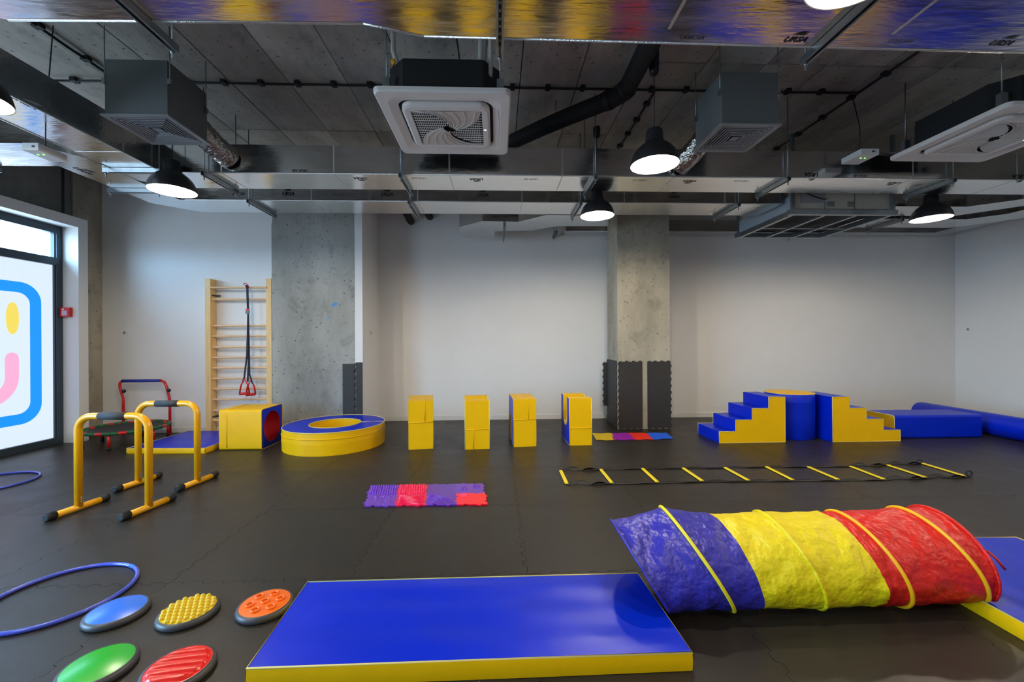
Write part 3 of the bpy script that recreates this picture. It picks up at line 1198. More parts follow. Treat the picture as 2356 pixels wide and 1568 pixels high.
# --- hanging air handling unit
u0, u1, v0, v1 = 3.44, 4.68, 4.69, 5.77
t = thing('air_handling_unit', 'cream air handling unit hung in a steel frame below the ceiling', 'air unit', ((u0 + u1) / 2, (v0 + v1) / 2, 2.79))
M_CREAM = mat('cream_sheet_metal', (182, 176, 164), 0.5)
b = BM()
box(b, u0 + .06, u1 - .02, v0 + .03, v1 - .03, 2.87, 3.30)
obj('casing', b, M_CREAM, t)
for (x0, x1, y0, y1) in ((u0 - .03, u1 + .03, v0 - .02, v0 + .03), (u0 - .03, u1 + .03, v1 - .03, v1 + .02), (u0, u0 + .05, v0 + .03, v1 - .03), (u1 - .05, u1, v0 + .03, v1 - .03)):
    b = BM()
    box(b, x0, x1, y0, y1, 2.79, 2.85)
    obj('frame_rail', b, M_GALV, t)
for x in (u0 + .42, u0 + .80):
    b = BM()
    box(b, x - .02, x + .02, v0 + .03, v1 - .03, 2.79, 2.82)
    obj('cross_rail', b, M_GALV, t)
b = BM()
box(b, u0 + .05, u1 - .05, v0 + .62, v0 + .65, 2.80, 2.815)
obj('cross_rail', b, M_GALV, t)
b = BM()
box(b, u0 + .05, u1 - .05, v0 + .03, v1 - .03, 2.862, 2.87)
obj('bottom_panel', b, M_ACBODY, t)
b = BM()
box(b, u0 + .01, u0 + .055, v0 + .03, v1 - .03, 2.85, 3.02)
obj('side_panel', b, mat('pale_blue_sheet', (168, 184, 196), 0.4, 0.3), t)
for (x, y) in ((u0 + .015, v0), (u1 - .015, v0), (u0 + .015, v1), (u1 - .015, v1)):
    b = BM()
    box(b, x - .018, x + .018, y - .015, y + .015, 2.85, ZC - .003)
    obj('hanging_post', b, M_GALV, t)
b = BM()
box(b, u0 + .13, u0 + .42, v0 + .02, v0 + .031, 2.94, 3.14)
obj('electrical_cover', b, M_GREYFRAME, t)
for x in (u0 + .42, u0 + .78):
    b = BM()
    box(b, x, x + .006, v0 + .026, v0 + .031, 2.87, 3.3)
    obj('panel_joint', b, M_GREYBOX, t)
for x, w in ((u0 + .45, .09), (u0 + .70, .08)):
    b = BM()
    for k in range(5):
        box(b, x, x + w, v0 + .024, v0 + .031, 2.90 + k * .012, 2.907 + k * .012)
    obj('vent_grille', b, M_GREYBOX, t)
b = BM()
tube(b, [(u0 + .10, v0 + .015, 3.16), (u0 + .16, v0 + .012, 3.06), (u0 + .28, v0 + .012, 3.01), (u0 + .40, v0 + .012, 2.975), (u0 + .44, v0 + .012, 2.985)], .006, 6)
obj('cable', b, M_BLACK, t)

# --- black insulated pipe
b = BM()
path = [Vector((1.15, 1.0, 3.55)), Vector((1.15, 2.6, 3.55)), Vector((1.15, 3.42, 3.54)), Vector((1.13, 3.60, 3.53)), Vector((1.03, 3.74, 3.53)), Vector((.60, 4.10, 3.52)), Vector((.18, 4.48, 3.50)), Vector((.0, 4.66, 3.49))]
fine = []
for i in range(len(path) - 1):
    for k in range(4):
        a, p_, q_, d_ = path[max(i - 1, 0)], path[i], path[i + 1], path[min(i + 2, len(path) - 1)]
        f = k / 4
        fine.append(0.5 * ((2 * p_) + (q_ - a) * f + (2 * a - 5 * p_ + 4 * q_ - d_) * f * f + (3 * p_ - a - 3 * q_ + d_) * f ** 3))
fine.append(path[-1])
t = thing('insulated_pipe', 'thick black insulated pipe bending under the ceiling behind the centre lamp', 'pipe', path[2])
tube(b, fine, .078, 18)
obj('pipe_sleeve', b, M_BLACKRUB, t)
for i in (11, 16):
    b = BM()
    tube(b, [fine[i] - (fine[i + 1] - fine[i - 1]).normalized() * .03, fine[i] + (fine[i + 1] - fine[i - 1]).normalized() * .03], .085, 18)
    obj('collar', b, M_BLACK, t)
for q in (fine[20], fine[25]):
    b = BM()
    tube(b, [q, (q.x, q.y, ZC - .004)], .004, 6)
    obj('threaded_rod', b, M_GALV, t)
for px, py in ((937, 497), (982, 486)):
    p = at(px, py, 6.75)
    b = BM()
    tube(b, [(p.x, 6.5, p.z + .06), (p.x, 6.72, p.z + .03), (p.x, 6.95, p.z), (p.x, 7.046, p.z)], .06, 14)
    tag(obj('pipe_stub', b, M_BLACKRUB, None), 'short black pipe stub on the back wall, %s one' % ('left' if px < 950 else 'right'), 'pipe')


# --- cable conduits on the ceiling
def conduit(p, q, label, step=.33, r=.011):
    p, q = Vector(p), Vector(q)
    t = thing('cable_conduit', label, 'conduit', (p + q) / 2, 'black ceiling conduits')
    b = BM()
    N = max(2, int((q - p).length / .2))
    pts = [p.lerp(q, k / N) + Vector((0, 0, random.uniform(-.006, .0))) for k in range(N + 1)]
    tube(b, pts, r, 8)
    obj('cable', b, M_BLACK, t)
    d = (q - p).normalized()
    L = (q - p).length
    s = .2
    while s < L - .05:
        c = p + d * s
        b = BM()
        M = plane_M(c, d, Vector((0, 0, 1)).cross(d))
        box(b, -.022, .022, -.03, .03, -.014, .018, M)
        bevel(b, .004, 1)
        obj('clip', b, M_BLACK, t)
        s += step
    return t


zc = ZC - .022
conduit((-4.0, 3.875, zc), (3.50, 3.86, zc), 'black cable conduit crossing the whole ceiling above the diffusers')
conduit((3.50, 0.5, zc), (3.50, 5.15, zc), 'black cable conduit running lengthwise to the exit light on the right', .36)
conduit((-3.42, 0.5, zc), (-3.42, 3.85, zc), 'black cable conduit running lengthwise above the left duct', .36)
conduit((1.52, 3.9, zc), (1.52, 5.3, zc), 'short black conduit on the ceiling beside the black pipe bend', .3)


# --- emergency light boxes on cords
def exit_light(c, sx, sy, label, up):
    t = thing('emergency_light', label, 'emergency light', c, 'white emergency lights')
    b = BM()
    box(b, c[0] - sx / 2, c[0] + sx / 2, c[1] - sy / 2, c[1] + sy / 2, c[2], c[2] + .052)
    bevel(b, .005, 2)
    obj('housing', b, M_OUTLET, t)
    for k in (-1, 1):
        b = BM()
        lathe(b, [(0, -.004), (.006, -.004), (.007, 0)], (c[0] + k * .02, c[1] - sy * .15, c[2]), 10)
        obj('indicator', b, mat('green_led', (120, 220, 60), 0.4, emit=(.2, .9, .1), estr=2), t)
    b = BM()
    box(b, c[0] + sx * .1, c[0] + sx * .28, c[1] - sy / 2 - .001, c[1] - sy / 2 + .002, c[2] + .02, c[2] + .035)
    obj('type_label', b, M_INKPALE, t)
    b = BM()
    tube(b, [(c[0], c[1], c[2] + .05), (c[0] + .004, c[1], c[2] + .3), (up[0], up[1], ZC - .03)], .004, 6)
    obj('cord', b, M_BLACK, t)


e = at(1978, 362, 3.80)
exit_light((e.x, e.y, e.z - .02), .17, .22, 'small white emergency light hanging on a cord, left of the right cassette', (e.x - .02, 3.86))
e = at(80, 340, 3.10)
exit_light((e.x - .01, e.y + .08, e.z - .025), .11, .20, 'small white emergency light hanging near the left window', (e.x + .03, 3.2))

# ------------------------------------------------------------------ wall fittings
def socket(c, n, label):
    t = thing('wall_socket', label, 'socket', c)
    n = Vector(n)
    xd = Vector((0, 0, 1)).cross(n)
    M = plane_M(c, xd, (0, 0, 1))
    b = BM()
    box(b, -.042, .042, -.042, .042, 0, .008, M)
    bevel(b, .003, 1)
    obj('plate', b, M_OUTLET, t)
    b = BM()
    prism(b, [(.022 * math.cos(2 * PI * k / 16), .022 * math.sin(2 * PI * k / 16)) for k in range(16)], lambda x, y: M @ Vector((x, y, .008)), lambda x, y: M @ Vector((x, y, .0095)))
    obj('recess', b, M_GREYFRAME, t)


p = at(287, 765, YLB)
socket((p.x, YLB - .0005, p.z), (0, -1, 0), 'white wall socket left of the wall bars')
p = ax(853, 765, -1.98)
socket((-1.9795, p.y, p.z), (1, 0, 0), 'white wall socket on the return beside the concrete pier')
p = ax(2228, 757, XR)
socket((XR - .0005, p.y, p.z), (-1, 0, 0), 'white wall socket on the right side wall')

fy = YW1
p = at(156, 718, fy)
t = thing('fire_alarm_button', 'red fire alarm call point on the white window reveal', 'alarm', (p.x, fy, p.z))
b = BM()
box(b, p.x - .062, p.x + .062, fy - .045, fy, p.z - .062, p.z + .062)
bevel(b, .008, 2)
obj('housing', b, M_RED, t)
b = BM()
box(b, p.x - .035, p.x + .035, fy - .047, fy - .045, p.z - .045, p.z + .02)
obj('push_plate', b, mat('pale_grey_plastic', (190, 170, 190), 0.4), t)
b = BM()
box(b, p.x - .03, p.x - .005, fy - .0475, fy - .045, p.z + .028, p.z + .045)
obj('printed_notice', b, M_OUTLET, t)


# ------------------------------------------------------------------ black foam tiles around pier and column
def foam_tile(M, w, h, label, teeth=(1, 1, 1, 1), n=14, a=.014, th=.012):
    """upright puzzle tile in the local XY plane of M; teeth: bottom, right, top, left"""
    def edge(L, on, sgn):
        if not on:
            return [(0, 0)]
        k = max(3, int(round(L / .05)))
        pts = [(0, 0)]
        for i in range(k):
            if i % 2 == 0:
                t0, t1 = L * (i + .25) / k, L * (i + 1.0) / k
                pts += [(t0, 0), (t0 - .003, a), (t1 + .003, a), (t1, 0)]
        return [q for q in pts if q[0] < L - .002]
    pts = [(t, -s) for t, s in edge(w, teeth[0], 1)]
    pts += [(w + s, t) for t, s in edge(h, teeth[1], 1)]
    pts += [(w - t, h + s) for t, s in edge(w, teeth[2], 1)]
    pts += [(-s, h - t) for t, s in edge(h, teeth[3], 1)]
    b = BM()
    prism(b, pts, lambda x, y: M @ Vector((x, y, 0)), lambda x, y: M @ Vector((x, y, th)))
    return tag(obj('foam_tile', b, mat('upright_black_foam', (40, 38, 37), 0.6, bump=0.15, bscale=200, bdist=.004), None), label, 'foam tile', 'black foam tiles lining the columns')


z0 = 0.016
xl = at(1424, 900, 6.14).x
xg0, xg1, xr = at(1478, 900, 6.14).x, at(1490, 900, 6.14).x, at(1543, 900, 6.14).x
foam_tile(plane_M((xl, 6.148, z0), XP, (0, 0, 1)), xg0 - xl, 1.0, 'upright black foam tile on the column front, left of the bare strip', (1, 0, 1, 1))
foam_tile(plane_M((xg1, 6.148, z0), XP, (0, 0, 1)), xr - xg1, 1.0, 'upright black foam tile on the column front, right of the bare strip', (1, 1, 1, 0))
foam_tile(plane_M((1.813, 6.72, z0), (0, -1, 0), (0, 0, 1)), .53, 1.0, 'upright black foam tile on the left side of the column', (1, 1, 1, 1))
p = at(1400, 833, 6.76)
q = at(1400, 932, 6.76)
foam_tile(plane_M((1.75, 6.745, q.z), XP, (0, 0, 1)), .09, p.z - q.z, 'narrow toothed black foam strip sticking out behind the column', (0, 0, 1, 1))
xa = at(790, 900, YPIER).x
foam_tile(plane_M((xa, YPIER - .016, z0), XP, (0, 0, 1)), -2.10 - xa, 1.0, 'upright black foam tile on the front of the concrete pier', (1, 1, 0, 0))
foam_tile(plane_M((-2.07, YPIER - .012, z0), XP, (0, 0, 1)), .09, 1.02, 'narrow black foam tile on the white edge of the pier', (1, 0, 0, 1))


# ------------------------------------------------------------------ wall bars with suspension trainer
YWB = 6.19
k = (YWB + .07) / 6.0
sx0, sx1 = -4.092 * k, -3.199 * k + .02
t = thing('wall_bars', 'pine wooden wall bars ladder beside the concrete pier', 'wall bars', ((sx0 + sx1) / 2, YWB + .07, 0))
ztop = at(550, 640, YWB).z
for x in (sx0, sx1 - .075):
    b = BM()
    box(b, x, x + .075 if x == sx0 else sx1, YWB + .02, YLB - .016, 0.0, ztop)
    bevel(b, .005, 2)
    obj('stile', b, M_PINE, t)
for y in (662, 688, 749, 773, 798, 822, 846, 870, 894, 918, 943, 966):
    z = at(550, y, YWB + .06).z
    yy = YWB + (.02 if y == 662 else .07)
    b = BM()
    pts = [(yy + .020 * math.cos(2 * PI * i / 12), z + .015 * math.sin(2 * PI * i / 12)) for i in range(12)]
    prism_x(b, pts, sx0 + .07, sx1 - .07)
    obj('rung', b, M_PINE2, t)
for (x, y) in ((sx0 + .085, 679), (sx0 + .085, 958)):
    z = at(550, y, YWB + .06).z
    b = BM()
    box(b, x - .012, x + .05, YLB - .02, YLB - .004, z - .012, z + .012)
    box(b, x - .012, x - .006, YWB + .05, YLB - .02, z - .012, z + .012)
    obj('wall_bracket', b, M_GALVDARK, t)

YS_ = YWB - .035
t = thing('suspension_trainer', 'black strap suspension trainer with red handles hanging on the wall bars', 'straps', (at(568, 900, YS_).x, YS_, at(568, 900, YS_).z))


def strap(pts, w=.034, th=.003, m=M_STRAP, name='strap', parent=t):
    b = BM()
    P = [Vector(p) for p in pts]
    prev = None
    for p in P:
        v = [b.verts.new(p + Vector((dx * w / 2, dy * th / 2, 0))) for dx, dy in ((-1, -1), (1, -1), (1, 1), (-1, 1))]
        if prev:
            for i in range(4):
                b.faces.new((prev[i], prev[(i + 1) % 4], v[(i + 1) % 4], v[i]))
        else:
            b.faces.new(v[::-1])
        prev = v
    b.faces.new(prev)
    return obj(name, b, m, parent)


S = lambda x, y, dy=0.0: at(x, y, YS_ + dy)
strap([S(566, 655, .03), S(569, 662, -.02), S(570, 690), S(571, 720)])
strap([S(571, 720, -.006), S(570, 760, -.006), S(568, 820, -.006), S(562, 868, -.006), S(558, 880, -.006)], .026)
strap([S(571, 720, .004), S(572, 780, .004), S(572, 830, .004), S(570, 878, .004)], .026)
strap([S(571, 720, .008), S(573, 800, .008), S(574, 860, .008), S(581, 882, .008)], .022)
b = BM()
p = S(570, 718)
box(b, p.x - .024, p.x + .024, p.y - .012, p.y + .008, p.z - .025, p.z + .02)
bevel(b, .004, 1)
obj('buckle', b, M_GALVDARK, t)
b = BM()
box(b, p.x - .022, p.x + .022, p.y - .013, p.y + .009, p.z + .022, p.z + .05)
obj('red_tab', b, M_RED, t)
b = BM()
p = S(567, 656, .01)
tube(b, [p + Vector((-.03, -.02, .01)), p + Vector((0, -.03, .03)), p + Vector((.035, -.02, .0)), p + Vector((.03, .0, -.04))], .007, 8)
obj('carabiner', b, M_RED, t)
for (xa, ya, xb, yb, dy) in ((551, 906, 574, 872, -.03), (566, 908, 588, 874, .005)):
    A_, B_ = S(xa, ya, dy), S(xb, ya - 2, dy + .04)
    top = S((xa + xb) / 2, yb, dy + .01)
    b = BM()
    tube(b, [A_, B_], .020, 12)
    h = obj('handle', b, M_RED, t)
    b = BM()
    tube(b, [A_, A_.lerp(top, .6) + Vector((-.02, 0, 0)), top, B_.lerp(top, .6) + Vector((.02, 0, 0)), B_], .011, 8)
    obj('handle_strap', b, M_RED, h)

# ------------------------------------------------------------------ trampoline
tc = Vector((-4.98, 5.75, 0))
TR, TZ = .445, .205
t = thing('mini_trampoline', 'small round trampoline with red legs, striped rim and blue handle bar', 'trampoline', tc)
N = 36
for i in range(N):
    a0, a1 = 2 * PI * i / N, 2 * PI * (i + 1) / N
    b = BM()
    tube(b, [tc + Vector((TR * math.cos(a0 + (a1 - a0) * q / 4), TR * math.sin(a0 + (a1 - a0) * q / 4), TZ)) for q in range(5)], .021, 10)
    obj('rim_wrap', b, M_RED if i % 3 == 0 else M_GREEN, t)
b = BM()
lathe(b, [(TR * .86, TZ + .002), (TR * .86, TZ - .004), (.001, TZ - .012), ], tc, 48)
lathe(b, [(.001, TZ - .006), (TR * .86, TZ + .002)], tc, 48)
obj('jump_mat', b, M_TRAMP, t)
for i in range(24):
    a = 2 * PI * (i + .5) / 24
    d = Vector((math.cos(a), math.sin(a), 0))
    b = BM()
    tube(b, [tc + d * TR * .85 + Vector((0, 0, TZ)), tc + d * TR * .97 + Vector((0, 0, TZ))], .012, 6)
    obj('elastic_band', b, M_GREEN if i % 3 else M_RED, t)
for i in range(6):
    a = R(-133 + 60 * i)
    p = tc + Vector((math.cos(a), math.sin(a), 0)) * (TR - .02)
    b = BM()
    tube(b, [(p.x, p.y, .03), (p.x, p.y, TZ)], .017, 12)
    l = obj('leg', b, M_RED, t)
    b = BM()
    tube(b, [(p.x, p.y, 0.0), (p.x, p.y, .035)], .021, 12)
    obj('rubber_foot', b, M_BLACKRUB, l)
HY = 6.20
pl, pr = at(284, 960, HY), at(391, 960, HY)
pts = [(pl.x, HY, .02), (pl.x, HY, at(284, 918, HY).z)]
tops = [at(x, y, HY) for x, y in ((281, 908), (276, 890), (276, 881), (281, 876))]
right = [at(x, y, HY) for x, y in ((369, 875), (378, 878), (383, 888), (388, 908), (391, 922))]
b = BM()
tube(b, pts + tops, .018, 12)
obj('handle_post', b, M_RED, t)
b = BM()
tube(b, right + [Vector((pr.x, HY, .02))], .018, 12)
obj('handle_post', b, M_RED, t)
b = BM()
tube(b, [tops[-1], right[0]], .022, 12)
obj('handle_grip', b, M_BLUEGRIP, t)
for px, py in ((286, 899), (389, 897)):
    p = at(px, py, HY - .01)
    b = BM()
    bmesh.ops.create_icosphere(b, subdivisions=2, radius=.026, matrix=Matrix.Translation((p.x + .012, p.y - .02, p.z)))
    obj('clamp_knob', b, M_BLACK, t, smooth=True)


# ------------------------------------------------------------------ vinyl covered foam shapes
def soft_box(name, pts_top, z0, z1, label, top_m, side_m, cat, pip=True, seg=16, wr=.004, side_pts=None):
    """a mat: quilted grid top on four corners (given anticlockwise), straight sides"""
    c = sum((Vector((p[0], p[1], 0)) for p in pts_top), Vector()) / 4
    t = thing(name, label, cat, (c.x, c.y, z0))
    a, b_, c_, d_ = [Vector((p[0], p[1], 0)) for p in pts_top]
    bm = BM()
    nx, ny = seg * 2, seg
    rows = []
    rnd = random.Random(len(label))
    ph = [rnd.uniform(0, 6) for _ in range(6)]
    for j in range(ny + 1):
        row = []
        for i in range(nx + 1):
            u, v = i / nx, j / ny
            p = (a.lerp(b_, u)).lerp(d_.lerp(c_, u), v)
            e = min(u, 1 - u, v, 1 - v)
            k = min(1, e * 8)
            h = wr * k * (math.sin(9 * u + 14 * v + ph[0]) * math.sin(5 * v - 7 * u + ph[1]) + .6 * math.sin(23 * u + 9 * v + ph[2]) * math.exp(-((u - .15) / .2) ** 2)) + .006 * k
            row.append(bm.verts.new((p.x, p.y, z1 + h)))
        rows.append(row)
    for j in range(ny):
        for i in range(nx):
            f = bm.faces.new((rows[j][i], rows[j][i + 1], rows[j + 1][i + 1], rows[j + 1][i]))
            f.smooth = True
    obj('top_cover', bm, top_m, t)
    q = [a, b_, c_, d_]
    bm = BM()
    for i in range(4):
        p0, p1 = q[i], q[(i + 1) % 4]
        nn = 12
        cols = []
        out = (p1 - p0).normalized()
        out = Vector((out.y, -out.x, 0))
        for k in range(nn + 1):
            p = p0.lerp(p1, k / nn)
            w = .004 * math.sin(PI * k / nn)
            cols.append([bm.verts.new((p.x + out.x * (w + bl), p.y + out.y * (w + bl), z)) for z, bl in ((z0, 0), (z0 + (z1 - z0) * .5, .006), (z1, 0))])
        for k in range(nn):
            for l in range(2):
                f = bm.faces.new((cols[k][l], cols[k + 1][l], cols[k + 1][l + 1], cols[k][l + 1]))
                f.smooth = True
    bm.faces.new([bm.verts.new((p.x, p.y, z0 + .001)) for p in q[::-1]])
    obj('side_cover', bm, side_m, t)
    if pip:
        bm = BM()
        tube(bm, [(p.x, p.y, z1) for p in q], .004, 6, closed=True)
        obj('piping', bm, M_PIPING, t)
    return t


bmz = .075
bt = [fl(x, y, bmz) for x, y in ((567, 1537), (1593, 1500), (1467, 1318), (707, 1338))]
soft_box('gym_mat', bt, 0.001, bmz, 'large blue gym mat with yellow sides lying in the foreground', M_VB, M_VY, 'mat')
rt = [fl(2264, 1388, bmz), None, fl(2345, 1238, bmz), fl(2010, 1236, bmz)]
x0 = 2.30
rt = [(x0, .75), (x0 + .95, .72), (x0 + .985, 2.50), (x0 + .04, 2.54)]
soft_box('gym_mat', rt, 0.001, bmz, 'blue gym mat with yellow sides at the right edge, behind the tunnel', M_VB, M_VY, 'mat')
sm_ = [fl(298, 1030, .07), fl(486, 1030, .07), fl(486, 988, .07), fl(420, 988, .07)]
p0 = fl(292, 1043)
soft_box('gym_mat', [(-4.48, 5.16), (-3.53, 5.12), (-3.50, 6.08), (-4.45, 6.12)], .001, .065, 'small blue gym mat with yellow sides between trampoline and foam cube', M_VB, M_VY, 'mat')


def foam_part(t, name, bm, m, w=.012, seg=3):
    bevel(bm, w, seg)
    o = obj(name, bm, m, t, smooth=True)
    return o


def seam(t, pts, m=M_VY, r=.004, name='seam'):
    b = BM()
    tube(b, pts, r, 6)
    return obj(name, b, m, t)


# cube with round tunnel through it (left-right)
ca, cb_ = fl(505, 1035), fl(600, 1035)
cx0, cx1, cy0 = ca.x + .005, cb_.x, (ca.y + cb_.y) / 2
cs = .5
cy1, cz1 = cy0 + cs, .50
t = thing('foam_cube', 'yellow and blue foam cube with a red round tunnel hole', 'foam block', ((cx0 + cx1) / 2, (cy0 + cy1) / 2, 0))
b = BM()                                                   # outer yellow jacket: front, back, top, bottom
NJ = 12
def jacket(b, x0, x1):
    prof = rrect((cy0 + cy1) / 2, cz1 / 2, cs / 2, cz1 / 2, .03, 5)
    A = [[b.verts.new((x, p[0], p[1])) for p in prof] for x in (x0, x1)]
    n = len(prof)
    for k in range(n):
        f = b.faces.new((A[0][k], A[0][(k + 1) % n], A[1][(k + 1) % n], A[1][k]))
        f.smooth = True
jacket(b, cx0, cx1)
obj('jacket', b, M_VY, t)
for x in (cx0, cx1):
    b = BM()
    rr = .195
    prof = []
    for k_ in range(48):                                       # square outline sampled by angle, so that the hole stays round
        a = 2 * PI * k_ / 48
        m_ = max(abs(math.cos(a)), abs(math.sin(a)))
        prof.append(((cy0 + cy1) / 2 + cs / 2 * .998 * math.cos(a) / m_, cz1 / 2 + cz1 / 2 * .998 * math.sin(a) / m_))
    for k_ in (6, 18, 30, 42):
        p_ = Vector(prof[k_])
        c_ = Vector(((cy0 + cy1) / 2, cz1 / 2))
        prof[k_] = tuple(c_ + (p_ - c_) * .965)
    n = len(prof)
    mc = ((cy0 + cy1) / 2, cz1 / 2)
    inn = []
    for p in prof:
        a = math.atan2(p[1] - mc[1], p[0] - mc[0])
        inn.append((mc[0] + rr * math.cos(a), mc[1] + rr * math.sin(a)))
    O = [b.verts.new((x, p[0], p[1])) for p in prof]
    I = [b.verts.new((x, p[0], p[1])) for p in inn]
    for k in range(n):
        b.faces.new((O[k], O[(k + 1) % n], I[(k + 1) % n], I[k]))
    obj('side_face', b, M_VB, t)
b = BM()
A = [[b.verts.new((x, mc[0] + rr * math.cos(2 * PI * k / 32), mc[1] + rr * math.sin(2 * PI * k / 32))) for k in range(32)] for x in (cx0, (cx0 + cx1) / 2, cx1)]
for u in range(2):
    for k in range(32):
        f = b.faces.new((A[u][k], A[u][(k + 1) % 32], A[u + 1][(k + 1) % 32], A[u + 1][k]))
        f.smooth = True
obj('tunnel_lining', b, M_VR, t)
seam(t, [(cx0 + .095, cy0 - .002, .03), (cx0 + .095, cy0 - .002, cz1 - .04), (cx0 + .095, cy0 + .04, cz1 + .001), (cx0 + .095, cy1 - .04, cz1 + .001)], r=.005)
b = BM()
tube(b, [(cx1, p[0], p[1]) for p in rrect(mc[0], mc[1], cs / 2, cz1 / 2, .03, 4)], .005, 6, closed=True)
obj('piping', b, M_VY, t)

# foam ring with slit
rc = Vector((-2.13, 5.52, 0))
RO, RI, RH = .62, .315, .27
t = thing('foam_ring', 'round foam ring pit with blue top and yellow sides', 'foam ring', rc)
aS = R(8)
NA = 72
angs = [aS + R(1.0) + (2 * PI - R(2.0)) * k / NA for k in range(NA + 1)]
def arc_face(b, r0, z0, r1, z1):
    A = [b.verts.new(rc + Vector((r0 * math.cos(a), r0 * math.sin(a), z0))) for a in angs]
    B2 = [b.verts.new(rc + Vector((r1 * math.cos(a), r1 * math.sin(a), z1))) for a in angs]
    for k in range(NA):
        f = b.faces.new((A[k], A[k + 1], B2[k + 1], B2[k]))
        f.smooth = True
b = BM()
arc_face(b, RO, 0, RO + .006, RH * .5)
arc_face(b, RO + .006, RH * .5, RO, RH)
obj('outer_cover', b, M_VY, t)
b = BM()
arc_face(b, RI, 0, RI, RH)
obj('inner_cover', b, M_VY, t)
b = BM()
arc_face(b, RO, RH, (RO + RI) / 2, RH + .006)
arc_face(b, (RO + RI) / 2, RH + .006, RI, RH)
obj('top_cover', b, M_VB, t)
for a in (angs[0], angs[-1]):
    d = Vector((math.cos(a), math.sin(a), 0))
    b = BM()
    b.faces.new([b.verts.new(rc + d * r_ + Vector((0, 0, z_))) for r_, z_ in ((RI, 0), (RO, 0), (RO, RH), (RI, RH))])
    obj('slit_face', b, M_PIPING, t)
    seam(t, [rc + d * RI + Vector((0, 0, RH)), rc + d * RO + Vector((0, 0, RH))], M_PIPING, .005, 'piping')
for (rad, z_, m_) in ((RO + .005, RH * .72, M_VY), (RO, RH, M_PIPING), (RI, RH, M_PIPING)):
    b = BM()
    tube(b, [rc + Vector((rad * math.cos(a), rad * math.sin(a), z_)) for a in angs], .005, 6)
    obj('seam' if m_ is M_VY else 'piping', b, m_, t)


# four U shaped blocks
def u_block(px0, px1, py, slot, label, cat='foam block', dy=.55, h=.60, yaw=0.0):
    a, b2 = fl(px0, py), fl(px1, py)
    x0, x1, y0 = a.x, b2.x, (a.y + b2.y) / 2
    t = thing('foam_block', label, cat, ((x0 + x1) / 2, y0 + dy / 2, 0), 'upright foam arch blocks')
    y1 = y0 + dy
    sw0, sw1 = y0 + dy * .30, y0 + dy * .70
    if slot == 'top':
        zc_ = .32
        arc = [((sw0 + sw1) / 2 + (sw1 - sw0) / 2 * math.cos(R(-a_)), zc_ + (sw1 - sw0) / 2 * math.sin(R(-a_))) for a_ in (0, 30, 60, 90, 120, 150, 180)]
        prof = [(y0, 0), (y1, 0), (y1, h), (sw1, h)] + arc + [(sw0, h), (y0, h)]
    else:
        zc_ = .27
        arc = [((sw0 + sw1) / 2 - (sw1 - sw0) / 2 * math.cos(R(a_)), zc_ + (sw1 - sw0) / 2 * math.sin(R(a_))) for a_ in (0, 30, 60, 90, 120, 150, 180)]
        prof = [(y0, 0), (sw0, 0)] + arc + [(sw1, 0), (y1, 0), (y1, h), (y0, h)]
    n = len(prof)
    b = BM()
    A = [[b.verts.new((x, p[0], p[1])) for p in prof] for x in (x0, x1)]
    for k in range(n):
        b.faces.new((A[0][k], A[0][(k + 1) % n], A[1][(k + 1) % n], A[1][k]))
    obj('cover', b, M_VY, t)
    t.rotation_euler.z = R(yaw)
    for x in (x0, x1):
        b = BM()
        b.faces.new([b.verts.new((x, p[0], p[1])) for p in prof])
        obj('side_face', b, M_VB, t)
        b = BM()
        tube(b, [(x, p[0], p[1]) for p in prof], .0045, 6, closed=True)
        obj('piping', b, M_PIPING, t)
    return t, x0, x1, y0, h


t, x0, x1, y0, h = u_block(932, 988, 1033, 'bottom', 'yellow foam arch block, leftmost of the four standing in a row', yaw=9.5)
seam(t, [(x0 + .2, y0 + .3, h + .001), (x0 + .2, y0 - .002, h), (x0 + .2, y0 - .003, .34)], r=.004)
seam(t, [(x0, y0 - .002, .33), (x1, y0 - .002, .335)], r=.005)
t, x0, x1, y0, h = u_block(1066, 1122, 1033, 'top', 'yellow foam block with a slot on top, second from the left in the row', yaw=5)
seam(t, [(x0, y0 - .002, .245), (x1, y0 - .002, .245)], r=.004)
seam(t, [(x0 + .1, y0 - .003, .01), (x0 + .1, y0 - .003, .245)], r=.005)
t, x0, x1, y0, h = u_block(1178, 1231, 1027, 'bottom', 'yellow foam arch block with a blue side, third from the left in the row', yaw=4)
seam(t, [(x0 + .19, y0 + .5, h + .001), (x0 + .19, y0 - .002, h), (x0 + .19, y0 - .003, .34)], r=.004)
seam(t, [(x0, y0 - .002, .34), (x1, y0 - .002, .345)], r=.004)
t, x0, x1, y0, h = u_block(1309, 1361, 1024, 'top', 'yellow foam block with deep slot and blue side, rightmost of the four in the row', yaw=1.5)
seam(t, [(x0, y0 - .002, .22), (x1, y0 - .002, .222)], r=.004)

